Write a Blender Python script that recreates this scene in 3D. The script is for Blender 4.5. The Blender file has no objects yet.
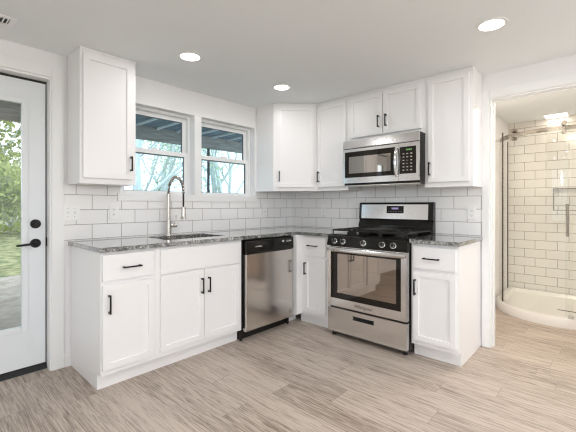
import bpy, bmesh, math, random
from mathutils import Vector, Matrix
random.seed(7)
SC = bpy.context.scene
COL = SC.collection

# ------------------------------------------------------------------ camera, sky, exposure
cam_data = bpy.data.cameras.new('camera')
cam = bpy.data.objects.new('camera', cam_data); COL.objects.link(cam)
cam.location = (-3.2907, -2.9562, 1.1844)
cam.rotation_euler = (math.pi/2, 0, -0.8285)
cam_data.sensor_width = 36.0
cam_data.lens = 353.105/576*36
cam_data.shift_y = -(216-205.045)/576
cam_data.shift_x = -0.0004
cam_data.clip_start = 0.02
SC.camera = cam

world = bpy.data.worlds.new('sky'); SC.world = world
world.use_nodes = True
bg = world.node_tree.nodes['Background']
bg.inputs['Color'].default_value = (0.84, 0.93, 1.0, 1)
bg.inputs['Strength'].default_value = 2.8

SC.view_settings.view_transform = 'Standard'
SC.view_settings.look = 'None'
SC.view_settings.exposure = 0.04
SC.view_settings.gamma = 1.0
SC.cycles.use_denoising = True
SC.cycles.filter_width = 1.2
SC.cycles.max_bounces = 10
SC.cycles.diffuse_bounces = 6
SC.cycles.glossy_bounces = 5
SC.cycles.transparent_max_bounces = 16
SC.cycles.caustics_reflective = False
SC.cycles.caustics_refractive = False
SC.cycles.sample_clamp_indirect = 6.0

LAMP_W = 2.6             # watts of the ceiling downlights over the worktops
ROOM_W = 5.0            # watts of the unseen downlights added to brighten the room
LAMP_COL = (0.985, 0.975, 1.0)
GLOBE_S = 46.0           # brightness of the two unseen globes added as fill
BATH_W = 20.0

# ------------------------------------------------------------------ materials
def newmat(name):
    m = bpy.data.materials.new(name); m.use_nodes = True
    nt = m.node_tree; b = nt.nodes['Principled BSDF']
    return m, nt, b
def lk(nt, a, b): nt.links.new(a, b)
def node(nt, t, **kw):
    n = nt.nodes.new(t)
    for k, v in kw.items():
        if k in n.inputs: n.inputs[k].default_value = v
        else: setattr(n, k, v)
    return n
def simple(name, col, rough=0.5, metal=0.0, spec=0.5, bump=0.0, bscale=60.0, coat=0.0):
    m, nt, b = newmat(name)
    b.inputs['Base Color'].default_value = (*col, 1)
    b.inputs['Roughness'].default_value = rough
    b.inputs['Metallic'].default_value = metal
    b.inputs['Specular IOR Level'].default_value = spec
    b.inputs['Coat Weight'].default_value = coat
    tc = node(nt, 'ShaderNodeTexCoord')
    n = node(nt, 'ShaderNodeTexNoise', Scale=bscale, Detail=3.0); lk(nt, tc.outputs['Object'], n.inputs['Vector'])
    # a faint unevenness of the finish
    mr = node(nt, 'ShaderNodeMapRange'); mr.inputs['To Min'].default_value = max(0, rough-0.03); mr.inputs['To Max'].default_value = min(1, rough+0.03)
    lk(nt, n.outputs['Fac'], mr.inputs['Value']); lk(nt, mr.outputs['Result'], b.inputs['Roughness'])
    if bump:
        bp = node(nt, 'ShaderNodeBump', Strength=bump, Distance=0.002)
        lk(nt, n.outputs['Fac'], bp.inputs['Height']); lk(nt, bp.outputs['Normal'], b.inputs['Normal'])
    return m
def emit(name, col, s):
    m = bpy.data.materials.new(name); m.use_nodes = True; nt = m.node_tree
    nt.nodes.remove(nt.nodes['Principled BSDF'])
    e = node(nt, 'ShaderNodeEmission', Color=(*col, 1), Strength=s)
    lk(nt, e.outputs[0], nt.nodes['Material Output'].inputs['Surface']); return m
def ramp(nt, stops):
    r = node(nt, 'ShaderNodeValToRGB')
    e = r.color_ramp.elements
    while len(e) < len(stops): e.new(0.5)
    for i, (p, c) in enumerate(stops):
        e[i].position = p; e[i].color = (*c, 1)
    return r
def brushed(name, col, rough, axis):
    # brushed steel, the grain stretched along one axis
    m, nt, b = newmat(name)
    b.inputs['Metallic'].default_value = 1.0
    tc = node(nt, 'ShaderNodeTexCoord'); mp = node(nt, 'ShaderNodeMapping')
    s = [700, 700, 700]; s['xyz'.index(axis)] = 2.5
    mp.inputs['Scale'].default_value = s
    n = node(nt, 'ShaderNodeTexNoise', Scale=1.0, Detail=2.0)
    lk(nt, tc.outputs['Object'], mp.inputs['Vector']); lk(nt, mp.outputs['Vector'], n.inputs['Vector'])
    r = ramp(nt, [(0.3, tuple(c*0.965 for c in col)), (0.7, col)])
    lk(nt, n.outputs['Fac'], r.inputs['Fac']); lk(nt, r.outputs['Color'], b.inputs['Base Color'])
    bp = node(nt, 'ShaderNodeBump', Strength=0.10, Distance=0.0003); lk(nt, n.outputs['Fac'], bp.inputs['Height']); lk(nt, bp.outputs['Normal'], b.inputs['Normal'])
    mr = node(nt, 'ShaderNodeMapRange'); mr.inputs['To Min'].default_value = rough-0.02; mr.inputs['To Max'].default_value = rough+0.02
    lk(nt, n.outputs['Fac'], mr.inputs['Value']); lk(nt, mr.outputs['Result'], b.inputs['Roughness'])
    return m
def tile_mat(name, axis, a0, z0, w, h, c1, c2, grout, mort=0.0022, rough=0.13):
    # glazed subway tile in running bond; axis: the world axis the rows run along
    m, nt, b = newmat(name)
    g = node(nt, 'ShaderNodeNewGeometry'); sp = node(nt, 'ShaderNodeSeparateXYZ'); lk(nt, g.outputs['Position'], sp.inputs[0])
    ma = node(nt, 'ShaderNodeMath', operation='MULTIPLY_ADD'); lk(nt, sp.outputs['X' if axis == 'x' else 'Y'], ma.inputs[0])
    sgn = 1.0 if axis == 'x' else -1.0
    ma.inputs[1].default_value = sgn; ma.inputs[2].default_value = -a0 + 40*w
    mz = node(nt, 'ShaderNodeMath', operation='ADD'); lk(nt, sp.outputs['Z'], mz.inputs[0]); mz.inputs[1].default_value = -z0 + 20*h
    cb = node(nt, 'ShaderNodeCombineXYZ'); lk(nt, ma.outputs[0], cb.inputs[0]); lk(nt, mz.outputs[0], cb.inputs[1])
    br = node(nt, 'ShaderNodeTexBrick', Color1=(*c1, 1), Color2=(*c2, 1), Mortar=(*grout, 1))
    br.inputs['Scale'].default_value = 1.0; br.inputs['Mortar Size'].default_value = mort; br.inputs['Mortar Smooth'].default_value = 0.15
    br.inputs['Brick Width'].default_value = w; br.inputs['Row Height'].default_value = h; br.offset = 0.5; br.offset_frequency = 2
    lk(nt, cb.outputs[0], br.inputs['Vector']); lk(nt, br.outputs['Color'], b.inputs['Base Color'])
    mr = node(nt, 'ShaderNodeMapRange'); mr.inputs['To Min'].default_value = rough; mr.inputs['To Max'].default_value = 0.8
    lk(nt, br.outputs['Fac'], mr.inputs['Value']); lk(nt, mr.outputs['Result'], b.inputs['Roughness'])
    n = node(nt, 'ShaderNodeTexNoise', Scale=11.0, Detail=1.0); lk(nt, g.outputs['Position'], n.inputs['Vector'])
    hh = node(nt, 'ShaderNodeMath', operation='MULTIPLY_ADD'); lk(nt, br.outputs['Fac'], hh.inputs[0]); hh.inputs[1].default_value = -1.0
    n2 = node(nt, 'ShaderNodeMath', operation='MULTIPLY'); lk(nt, n.outputs['Fac'], n2.inputs[0]); n2.inputs[1].default_value = 0.6
    lk(nt, n2.outputs[0], hh.inputs[2])
    bp = node(nt, 'ShaderNodeBump', Strength=0.35, Distance=0.002); lk(nt, hh.outputs[0], bp.inputs['Height']); lk(nt, bp.outputs['Normal'], b.inputs['Normal'])
    return m
def granite_mat():
    m, nt, b = newmat('grey_granite')
    tc = node(nt, 'ShaderNodeTexCoord')
    n1 = node(nt, 'ShaderNodeTexNoise', Scale=85.0, Detail=6.0, Roughness=0.75); lk(nt, tc.outputs['Object'], n1.inputs['Vector'])
    n2 = node(nt, 'ShaderNodeTexNoise', Scale=14.0, Detail=3.0, Distortion=1.2); lk(nt, tc.outputs['Object'], n2.inputs['Vector'])
    mx = node(nt, 'ShaderNodeMath', operation='MULTIPLY_ADD'); lk(nt, n2.outputs['Fac'], mx.inputs[0]); mx.inputs[1].default_value = 0.35
    lk(nt, n1.outputs['Fac'], mx.inputs[2])
    r = ramp(nt, [(0.53, (0.012, 0.012, 0.012)), (0.63, (0.08, 0.085, 0.08)), (0.71, (0.20, 0.205, 0.195)), (0.82, (0.55, 0.54, 0.51))])
    lk(nt, mx.outputs[0], r.inputs['Fac']); lk(nt, r.outputs['Color'], b.inputs['Base Color'])
    b.inputs['Roughness'].default_value = 0.07
    b.inputs['IOR'].default_value = 1.75
    b.inputs['Coat Weight'].default_value = 0.8
    b.inputs['Coat IOR'].default_value = 1.7
    b.inputs['Coat Roughness'].default_value = 0.03
    return m
def floor_mat():
    m, nt, b = newmat('greige_plank_floor')
    g = node(nt, 'ShaderNodeNewGeometry'); sp = node(nt, 'ShaderNodeSeparateXYZ'); lk(nt, g.outputs['Position'], sp.inputs[0])
    ax = node(nt, 'ShaderNodeMath', operation='ADD'); lk(nt, sp.outputs['Y'], ax.inputs[0]); ax.inputs[1].default_value = 40.3
    ay = node(nt, 'ShaderNodeMath', operation='ADD'); lk(nt, sp.outputs['X'], ay.inputs[0]); ay.inputs[1].default_value = 20.06
    # each row of boards starts at its own point along the room
    rw = node(nt, 'ShaderNodeMath', operation='DIVIDE'); lk(nt, ay.outputs[0], rw.inputs[0]); rw.inputs[1].default_value = 0.178
    fl = node(nt, 'ShaderNodeMath', operation='FLOOR'); lk(nt, rw.outputs[0], fl.inputs[0])
    wn = node(nt, 'ShaderNodeTexWhiteNoise', noise_dimensions='1D'); lk(nt, fl.outputs[0], wn.inputs['W'])
    sh = node(nt, 'ShaderNodeMath', operation='MULTIPLY_ADD'); lk(nt, wn.outputs['Value'], sh.inputs[0]); sh.inputs[1].default_value = 1.22
    lk(nt, ax.outputs[0], sh.inputs[2])
    cb = node(nt, 'ShaderNodeCombineXYZ'); lk(nt, sh.outputs[0], cb.inputs[0]); lk(nt, ay.outputs[0], cb.inputs[1])
    br = node(nt, 'ShaderNodeTexBrick', Color1=(0, 0, 0, 1), Color2=(1, 1, 1, 1), Mortar=(0.5, 0.5, 0.5, 1))
    br.inputs['Scale'].default_value = 1.0; br.inputs['Mortar Size'].default_value = 0.0010; br.inputs['Mortar Smooth'].default_value = 0.3
    br.inputs['Brick Width'].default_value = 1.22; br.inputs['Row Height'].default_value = 0.178; br.offset = 0.0
    lk(nt, cb.outputs[0], br.inputs['Vector'])
    # grain: long along the board, with a seed from the board
    gx = node(nt, 'ShaderNodeMath', operation='MULTIPLY'); lk(nt, sp.outputs['Y'], gx.inputs[0]); gx.inputs[1].default_value = 1.4
    gy = node(nt, 'ShaderNodeMath', operation='MULTIPLY'); lk(nt, sp.outputs['X'], gy.inputs[0]); gy.inputs[1].default_value = 30.0
    sd = node(nt, 'ShaderNodeMath', operation='MULTIPLY'); lk(nt, br.outputs['Color'], sd.inputs[0]); sd.inputs[1].default_value = 37.0
    gv = node(nt, 'ShaderNodeCombineXYZ'); lk(nt, gx.outputs[0], gv.inputs[0]); lk(nt, gy.outputs[0], gv.inputs[1]); lk(nt, sd.outputs[0], gv.inputs[2])
    n1 = node(nt, 'ShaderNodeTexNoise', Scale=1.5, Detail=6.0, Roughness=0.66, Distortion=2.2); lk(nt, gv.outputs[0], n1.inputs['Vector'])
    n2 = node(nt, 'ShaderNodeTexNoise', Scale=6.0, Detail=5.0, Roughness=0.72, Distortion=0.8); lk(nt, gv.outputs[0], n2.inputs['Vector'])
    a1 = node(nt, 'ShaderNodeMath', operation='MULTIPLY_ADD'); lk(nt, n2.outputs['Fac'], a1.inputs[0]); a1.inputs[1].default_value = 0.62; lk(nt, n1.outputs['Fac'], a1.inputs[2])
    a2 = node(nt, 'ShaderNodeMath', operation='MULTIPLY_ADD'); lk(nt, br.outputs['Color'], a2.inputs[0]); a2.inputs[1].default_value = 0.12; lk(nt, a1.outputs[0], a2.inputs[2])
    r = ramp(nt, [(0.62, (0.13, 0.098, 0.075)), (0.745, (0.27, 0.218, 0.178)), (0.85, (0.40, 0.33, 0.275)), (0.96, (0.52, 0.445, 0.38))])
    lk(nt, a2.outputs[0], r.inputs['Fac'])
    mx = node(nt, 'ShaderNodeMixRGB'); lk(nt, br.outputs['Fac'], mx.inputs['Fac']); lk(nt, r.outputs['Color'], mx.inputs['Color1']); mx.inputs['Color2'].default_value = (0.19, 0.155, 0.125, 1)
    lk(nt, mx.outputs['Color'], b.inputs['Base Color'])
    b.inputs['Roughness'].default_value = 0.42
    bp = node(nt, 'ShaderNodeBump', Strength=0.03, Distance=0.002); lk(nt, a1.outputs[0], bp.inputs['Height']); lk(nt, bp.outputs['Normal'], b.inputs['Normal'])
    return m
def glass_mat(name, tint, refl):
    # clear pane: lets light straight through and mirrors by the angle of view
    m = bpy.data.materials.new(name); m.use_nodes = True; nt = m.node_tree
    nt.nodes.remove(nt.nodes['Principled BSDF'])
    t = node(nt, 'ShaderNodeBsdfTransparent', Color=(*tint, 1)); g = node(nt, 'ShaderNodeBsdfGlossy', Roughness=0.02)
    f = node(nt, 'ShaderNodeLayerWeight', Blend=0.5)
    pw = node(nt, 'ShaderNodeMath', operation='POWER'); lk(nt, f.outputs['Facing'], pw.inputs[0]); pw.inputs[1].default_value = 5.0
    mm = node(nt, 'ShaderNodeMath', operation='MULTIPLY_ADD'); lk(nt, pw.outputs[0], mm.inputs[0]); mm.inputs[1].default_value = refl; mm.inputs[2].default_value = 0.03
    mx = node(nt, 'ShaderNodeMixShader'); lk(nt, mm.outputs[0], mx.inputs[0]); lk(nt, t.outputs[0], mx.inputs[1]); lk(nt, g.outputs[0], mx.inputs[2])
    lk(nt, mx.outputs[0], nt.nodes['Material Output'].inputs['Surface']); return m
def oven_glass(name, refl, tcol, gcol):
    m = bpy.data.materials.new(name); m.use_nodes = True; nt = m.node_tree
    nt.nodes.remove(nt.nodes['Principled BSDF'])
    t = node(nt, 'ShaderNodeBsdfTransparent', Color=(*tcol, 1)); g = node(nt, 'ShaderNodeBsdfGlossy', Color=(*gcol, 1), Roughness=0.03)
    mx = node(nt, 'ShaderNodeMixShader'); mx.inputs[0].default_value = refl
    lk(nt, t.outputs[0], mx.inputs[1]); lk(nt, g.outputs[0], mx.inputs[2])
    lk(nt, mx.outputs[0], nt.nodes['Material Output'].inputs['Surface']); return m
def two_tone(name, c1, c2, scale, rough=0.8, stretch=None, detail=4.0, bump=0.3):
    m, nt, b = newmat(name)
    tc = node(nt, 'ShaderNodeTexCoord'); mp = node(nt, 'ShaderNodeMapping'); lk(nt, tc.outputs['Object'], mp.inputs['Vector'])
    if stretch: mp.inputs['Scale'].default_value = stretch
    n = node(nt, 'ShaderNodeTexNoise', Scale=scale, Detail=detail); lk(nt, mp.outputs[0], n.inputs['Vector'])
    r = ramp(nt, [(0.35, c1), (0.65, c2)]); lk(nt, n.outputs['Fac'], r.inputs['Fac']); lk(nt, r.outputs['Color'], b.inputs['Base Color'])
    b.inputs['Roughness'].default_value = rough
    bp = node(nt, 'ShaderNodeBump', Strength=bump, Distance=0.01); lk(nt, n.outputs['Fac'], bp.inputs['Height']); lk(nt, bp.outputs['Normal'], b.inputs['Normal'])
    return m

def leaf_mat(name, c1, c2):
    m = bpy.data.materials.new(name); m.use_nodes = True; nt = m.node_tree
    nt.nodes.remove(nt.nodes['Principled BSDF'])
    tc = node(nt, 'ShaderNodeTexCoord'); n = node(nt, 'ShaderNodeTexNoise', Scale=1.6, Detail=3.0); lk(nt, tc.outputs['Object'], n.inputs['Vector'])
    r = ramp(nt, [(0.38, c1), (0.62, c2)]); lk(nt, n.outputs['Fac'], r.inputs['Fac'])
    d = node(nt, 'ShaderNodeBsdfDiffuse'); t = node(nt, 'ShaderNodeBsdfTranslucent'); mx = node(nt, 'ShaderNodeMixShader'); mx.inputs[0].default_value = 0.5
    lk(nt, r.outputs['Color'], d.inputs['Color']); lk(nt, r.outputs['Color'], t.inputs['Color']); lk(nt, d.outputs[0], mx.inputs[1]); lk(nt, t.outputs[0], mx.inputs[2])
    lk(nt, mx.outputs[0], nt.nodes['Material Output'].inputs['Surface']); return m

M = {
 'paint':   simple('white_wall_paint', (0.84, 0.83, 0.835), 0.6, bump=0.05, bscale=220),
 'ceil':    simple('white_ceiling_paint', (0.85, 0.88, 0.89), 0.85, spec=0.2, bump=0.05, bscale=200),
 'trim':    simple('white_trim_enamel', (0.84, 0.84, 0.835), 0.32),
 'cab':     simple('white_cabinet_lacquer', (0.85, 0.84, 0.84), 0.34),
 'vinyl':   simple('white_vinyl', (0.84, 0.85, 0.85), 0.35),
 'doorpaint': simple('backlit_door_enamel', (0.74, 0.765, 0.785), 0.35),  # white enamel with the backlit shade put in as grey-blue
 'plate':   simple('white_plastic', (0.86, 0.86, 0.85), 0.3),
 'slot':    simple('dark_slot', (0.03, 0.03, 0.03), 0.6),
 'black':   simple('matte_black_metal', (0.012, 0.012, 0.013), 0.38, 0.6),
 'bronze':  simple('black_bronze', (0.015, 0.013, 0.012), 0.3, 0.7),
 'blackgl': simple('black_enamel', (0.010, 0.009, 0.008), 0.12, spec=0.3),
 'blackpl': simple('black_plastic', (0.012, 0.011, 0.010), 0.35, spec=0.3),
 'iron':    simple('cast_iron', (0.016, 0.015, 0.014), 0.5, spec=0.3, bump=0.2, bscale=300),
 'rubber':  simple('dark_weatherstrip', (0.02, 0.02, 0.02), 0.8),
 'steel':   brushed('brushed_steel', (0.80, 0.785, 0.77), 0.19, 'y'),
 'steelx':  brushed('brushed_steel_cross', (0.70, 0.655, 0.61), 0.19, 'x'),  # warm tone puts the dishwasher's brown reflection into the steel colour
 'chrome':  simple('chrome', (0.80, 0.80, 0.80), 0.07, 1.0),
 'nickel':  simple('brushed_nickel', (0.60, 0.565, 0.52), 0.25, 1.0),
 'dullnickel': simple('dull_nickel', (0.30, 0.275, 0.245), 0.25, 1.0),
 'darkmetal': simple('dark_bronze_edge', (0.10, 0.075, 0.055), 0.35, 0.8),
 'shadowgap':  simple('shadow_gap_grey', (0.12, 0.13, 0.14), 0.6),
 'granite': granite_mat(),
 'floor':   floor_mat(),
 'tileN':   tile_mat('subway_tile_window_wall', 'x', -2.198, 0.9255, 0.2205, 0.112, (0.88, 0.87, 0.865), (0.85, 0.84, 0.835), (0.30, 0.28, 0.26)),
 'tileE':   tile_mat('subway_tile_stove_wall', 'y', 1.598, 0.9255, 0.2195, 0.112, (0.88, 0.87, 0.865), (0.85, 0.84, 0.835), (0.30, 0.28, 0.26)),
 'tileBE':  tile_mat('shower_tile_back', 'y', 2.226, 0.0545, 0.2285, 0.1125, (0.82, 0.80, 0.76), (0.79, 0.77, 0.73), (0.30, 0.26, 0.21), 0.003),
 'tileBN':  tile_mat('shower_tile_side', 'x', 2.2, 0.0545, 0.2285, 0.1125, (0.82, 0.80, 0.76), (0.79, 0.77, 0.73), (0.30, 0.26, 0.21), 0.003),
 'glass':   glass_mat('door_glass', (0.97, 0.98, 0.98), 0.5),
 'blueglass': glass_mat('blue_cast_window_glass', (0.82, 0.92, 0.97), 0.5),  # cool cast of the outdoor light is put into the pane tint
 'showerglass': glass_mat('shower_glass', (0.985, 0.992, 0.985), 0.9),
 'ovenwin': oven_glass('tinted_oven_window', 0.34, (0.60, 0.52, 0.44), (0.92, 0.80, 0.70)),
 'ovenglass': simple('black_oven_glass', (0.012, 0.009, 0.006), 0.05, spec=0.35),
 'cavity':  simple('dark_oven_enamel', (0.045, 0.035, 0.028), 0.4),
 'micwin':  oven_glass('tinted_microwave_window', 0.45, (0.10, 0.08, 0.06), (0.95, 0.88, 0.80)),
 'acrylic': simple('white_acrylic', (0.86, 0.84, 0.81), 0.22),
 'lamp':    emit('lit_diffuser', (1.0, 0.97, 0.93), 14.0),
 'bathlamp': emit('lit_bath_diffuser', (1.0, 0.93, 0.82), 2.6),
 'disp':    emit('lilac_display_digits', (0.62, 0.52, 0.9), 0.7),
 'green':   emit('green_display_digits', (0.35, 0.75, 0.25), 0.55),
 'mark':    simple('pale_print', (0.62, 0.60, 0.57), 0.5),
 'button':  simple('tan_button', (0.42, 0.385, 0.34), 0.5),
 'greymark': simple('grey_print', (0.16, 0.15, 0.15), 0.5),
 'concrete': two_tone('patio_concrete', (0.30, 0.265, 0.225), (0.43, 0.39, 0.345), 6.0, 0.9),
 'deckwood': two_tone('blue_cast_weathered_wood', (0.13, 0.18, 0.24), (0.23, 0.30, 0.37), 3.0, 0.85, (9, 1, 9)),  # blue cast of the daylight is put into the wood colour
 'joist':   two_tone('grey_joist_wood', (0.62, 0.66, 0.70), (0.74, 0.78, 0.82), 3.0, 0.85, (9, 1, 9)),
 'beamwood': two_tone('tan_beam_wood', (0.30, 0.27, 0.24), (0.44, 0.40, 0.365), 3.0, 0.85, (1, 9, 9)),
 'grass':   two_tone('lawn', (0.08, 0.11, 0.035), (0.33, 0.33, 0.17), 5.0, 0.95, None, 9.0, 0.8),
 'leafyl':  leaf_mat('yellow_green_leaves', (0.33, 0.40, 0.13), (0.58, 0.60, 0.28)),
 'bark':    two_tone('hazed_bark', (0.58, 0.60, 0.60), (0.76, 0.79, 0.79), 5.0, 0.9, (4, 4, 0.7)),  # overexposed haze is put into the bark colour
 'leaf':    leaf_mat('spring_leaves', (0.52, 0.62, 0.42), (0.78, 0.82, 0.58)),
 'leafdk':  leaf_mat('green_leaves', (0.17, 0.23, 0.08), (0.46, 0.50, 0.22)),
}

# ------------------------------------------------------------------ object helpers
ORG = {}
def tag(o, label=None, cat=None, group=None, kind=None):
    if label: o['label'] = label
    if cat: o['category'] = cat
    if group: o['group'] = group
    if kind: o['kind'] = kind
    return o
def thing(name, label, cat, loc, group=None, kind=None):
    o = bpy.data.objects.new(name, None); COL.objects.link(o)
    o.location = loc; o.empty_display_size = 0.05
    ORG[o.name] = Vector(loc)
    return tag(o, label, cat, group, kind)
def frame(P0, du, n):
    du = Vector(du).normalized(); n = Vector(n).normalized()
    m = Matrix.Identity(4)
    for i in range(3):
        m[i][0] = du[i]; m[i][1] = n[i]; m[i][2] = (0, 0, 1)[i]; m[i][3] = P0[i]
    return m
I4 = Matrix.Identity(4)
def FN(x0, y): return frame((x0, y, 0), (1, 0, 0), (0, -1, 0))      # facing -y; a = x - x0
def FE(x, y0): return frame((x, y0, 0), (0, -1, 0), (-1, 0, 0))     # facing -x; a = y0 - y

class MB:
    """collects shapes of one mesh"""
    def __init__(s, m=None): s.bm = bmesh.new(); s.m = m or I4
    def _add(s, tmp):
        tmp.transform(s.m)
        me = bpy.data.meshes.new('t'); tmp.to_mesh(me); tmp.free()
        s.bm.from_mesh(me); bpy.data.meshes.remove(me)
    def box(s, a0, a1, d0, d1, h0, h1, bev=0.0, seg=2):
        t = bmesh.new()
        bmesh.ops.create_cube(t, size=1.0)
        for v in t.verts:
            v.co = Vector((a0 + (v.co.x+0.5)*(a1-a0), d0 + (v.co.y+0.5)*(d1-d0), h0 + (v.co.z+0.5)*(h1-h0)))
        if bev:
            bmesh.ops.bevel(t, geom=list(t.edges), offset=bev, segments=seg, profile=0.6, affect='EDGES')
        s._add(t); return s
    def cyl(s, p0, p1, r0, r1=None, n=20, cap=True):
        r1 = r0 if r1 is None else r1
        p0, p1 = Vector(p0), Vector(p1); d = p1-p0
        t = bmesh.new()
        bmesh.ops.create_cone(t, cap_ends=cap, segments=n, radius1=r0, radius2=max(r1, 1e-5), depth=d.length)
        t.transform(Matrix.Translation((p0+p1)/2) @ d.to_track_quat('Z', 'Y').to_matrix().to_4x4())
        s._add(t); return s
    def tube(s, pts, r, n=12, cap=True):
        pts = [Vector(p) for p in pts]; t = bmesh.new(); rings = []
        rr = r if isinstance(r, (list, tuple)) else [r]*len(pts)
        up = None
        for i, p in enumerate(pts):
            tg = (pts[min(i+1, len(pts)-1)] - pts[max(i-1, 0)]).normalized()
            if up is None:
                up = Vector((0, 0, 1)) if abs(tg.z) < 0.9 else Vector((1, 0, 0))
            x = tg.cross(up).normalized(); up = x.cross(tg).normalized()
            rings.append([t.verts.new(p + (x*math.cos(2*math.pi*k/n) + up*math.sin(2*math.pi*k/n))*rr[i]) for k in range(n)])
        for a, b in zip(rings, rings[1:]):
            for k in range(n): t.faces.new((a[k], a[(k+1) % n], b[(k+1) % n], b[k]))
        if cap:
            t.faces.new(rings[0][::-1]); t.faces.new(rings[-1])
        s._add(t); return s
    def prism(s, poly, h0, h1, bev=0.0):
        """polygon in (a,d), raised from h0 to h1"""
        t = bmesh.new()
        f = t.faces.new([t.verts.new((x, y, h0)) for x, y in poly])
        r = bmesh.ops.extrude_face_region(t, geom=[f])
        for v in r['geom']:
            if isinstance(v, bmesh.types.BMVert): v.co.z = h1
        if bev: bmesh.ops.bevel(t, geom=[e for e in t.edges], offset=bev, segments=2, affect='EDGES')
        s._add(t); return s
    def side(s, poly, a0, a1):
        """polygon in (d,h), run from a0 to a1"""
        t = bmesh.new()
        f = t.faces.new([t.verts.new((a0, x, y)) for x, y in poly])
        r = bmesh.ops.extrude_face_region(t, geom=[f])
        for v in r['geom']:
            if isinstance(v, bmesh.types.BMVert): v.co.x = a1
        s._add(t); return s
    def shaker(s, a0, a1, h0, h1, d0, th=0.02, rail=0.057, rec=0.011):
        """five-piece door: flat rails and a sunk centre panel"""
        t = bmesh.new(); bmesh.ops.create_cube(t, size=1.0)
        for v in t.verts:
            v.co = Vector((a0 + (v.co.x+0.5)*(a1-a0), d0 + (v.co.y+0.5)*th, h0 + (v.co.z+0.5)*(h1-h0)))
        t.normal_update()
        outer = [e for e in t.edges]
        bmesh.ops.bevel(t, geom=outer, offset=0.0018, segments=2, affect='EDGES')
        t.normal_update()
        f = max((f for f in t.faces if f.normal.y > 0.9), key=lambda f: f.calc_area())
        bmesh.ops.inset_region(t, faces=[f], thickness=rail-0.0018, depth=0)
        bmesh.ops.inset_region(t, faces=[f], thickness=0.0022, depth=-rec)
        s._add(t); return s
    def loft(s, rings, close=True, caps=True):
        t = bmesh.new(); R = [[t.verts.new(p) for p in r] for r in rings]; n = len(rings[0])
        for a, b in zip(R, R[1:]):
            for k in range(n if close else n-1): t.faces.new((a[k], a[(k+1) % n], b[(k+1) % n], b[k]))
        if caps: t.faces.new(R[0][::-1]); t.faces.new(R[-1])
        s._add(t); return s
    def faces(s, verts, fs):
        t = bmesh.new(); V = [t.verts.new(v) for v in verts]
        for f in fs: t.faces.new([V[i] for i in f])
        s._add(t); return s
    def build(s, name, mat, parent=None, smooth=False, recalc=True, cat=None, label=None, group=None, kind=None):
        if recalc: bmesh.ops.recalc_face_normals(s.bm, faces=list(s.bm.faces))
        org = ORG[parent.name] if parent else None
        if org is None:
            vs = [v.co for v in s.bm.verts]
            lo = Vector([min(v[i] for v in vs) for i in range(3)]); hi = Vector([max(v[i] for v in vs) for i in range(3)])
            org = Vector(((lo.x+hi.x)/2, (lo.y+hi.y)/2, lo.z))
        me = bpy.data.meshes.new(name)
        bmesh.ops.translate(s.bm, verts=list(s.bm.verts), vec=-org)
        s.bm.to_mesh(me); s.bm.free()
        o = bpy.data.objects.new(name, me); COL.objects.link(o)
        me.materials.append(M[mat] if isinstance(mat, str) else mat)
        if smooth:
            for p in me.polygons: p.use_smooth = True
            try: me.set_sharp_from_angle(angle=math.radians(38))
            except Exception: pass
        if parent: o.parent = parent
        else: o.location = org
        ORG[o.name] = org
        return tag(o, label, cat, group, kind)
def copy_tree(o, parent=None):
    c = o.copy(); COL.objects.link(c)
    if parent: c.parent = parent; c.matrix_parent_inverse = o.matrix_parent_inverse
    for ch in list(o.children): copy_tree(ch, c)
    return c
def wall(name, axis, pos, th, a0, a1, h0, h1, holes, mat='paint', parent=None, **kw):
    """a wall slab with openings; axis 'x': it runs along x at y=pos..pos+th"""
    A = sorted({a0, a1, *[v for h in holes for v in h[:2]]}); H = sorted({h0, h1, *[v for h in holes for v in h[2:]]})
    A = [v for v in A if a0 <= v <= a1]; H = [v for v in H if h0 <= v <= h1]
    na, nh = len(A)-1, len(H)-1
    def solid(i, j):
        if not (0 <= i < na and 0 <= j < nh): return False
        ca, ch = (A[i]+A[i+1])/2, (H[j]+H[j+1])/2
        return not any(h[0] < ca < h[1] and h[2] < ch < h[3] for h in holes)
    b = MB(); vs = []; fs = []
    def P(a, t, h): return (a, pos+t, h) if axis == 'x' else (pos+t, a, h)
    def quad(*p): k = len(vs); vs.extend(p); fs.append((k, k+1, k+2, k+3))
    for i in range(na):
        for j in range(nh):
            if not solid(i, j): continue
            l, r, d, u = A[i], A[i+1], H[j], H[j+1]
            for t in (0, th): quad(P(l, t, d), P(r, t, d), P(r, t, u), P(l, t, u))
            if not solid(i-1, j): quad(P(l, 0, d), P(l, th, d), P(l, th, u), P(l, 0, u))
            if not solid(i+1, j): quad(P(r, 0, d), P(r, th, d), P(r, th, u), P(r, 0, u))
            if not solid(i, j-1): quad(P(l, 0, d), P(r, 0, d), P(r, th, d), P(l, th, d))
            if not solid(i, j+1): quad(P(l, 0, u), P(r, 0, u), P(r, th, u), P(l, th, u))
    b.faces(vs, fs); bmesh.ops.remove_doubles(b.bm, verts=list(b.bm.verts), dist=1e-5)
    return b.build(name, mat, parent, **kw)
def text_mesh(body, size, fm, a, h, d, name, mat, parent, depth=0.0006, shear=0.0):
    cu = bpy.data.curves.new('txt', 'FONT'); cu.body = body; cu.size = size; cu.align_x = 'CENTER'; cu.align_y = 'CENTER'; cu.shear = shear; cu.extrude = depth/2
    to = bpy.data.objects.new('txt', cu); COL.objects.link(to)
    dg = bpy.context.evaluated_depsgraph_get(); me0 = to.evaluated_get(dg).to_mesh()
    t = bmesh.new(); t.from_mesh(me0); to.evaluated_get(dg).to_mesh_clear()
    bpy.data.objects.remove(to); bpy.data.curves.remove(cu)
    for v in t.verts: v.co = Vector((a + v.co.x, d + v.co.z, h + v.co.y))
    b = MB(fm); b._add(t); return b.build(name, mat, parent)

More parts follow.
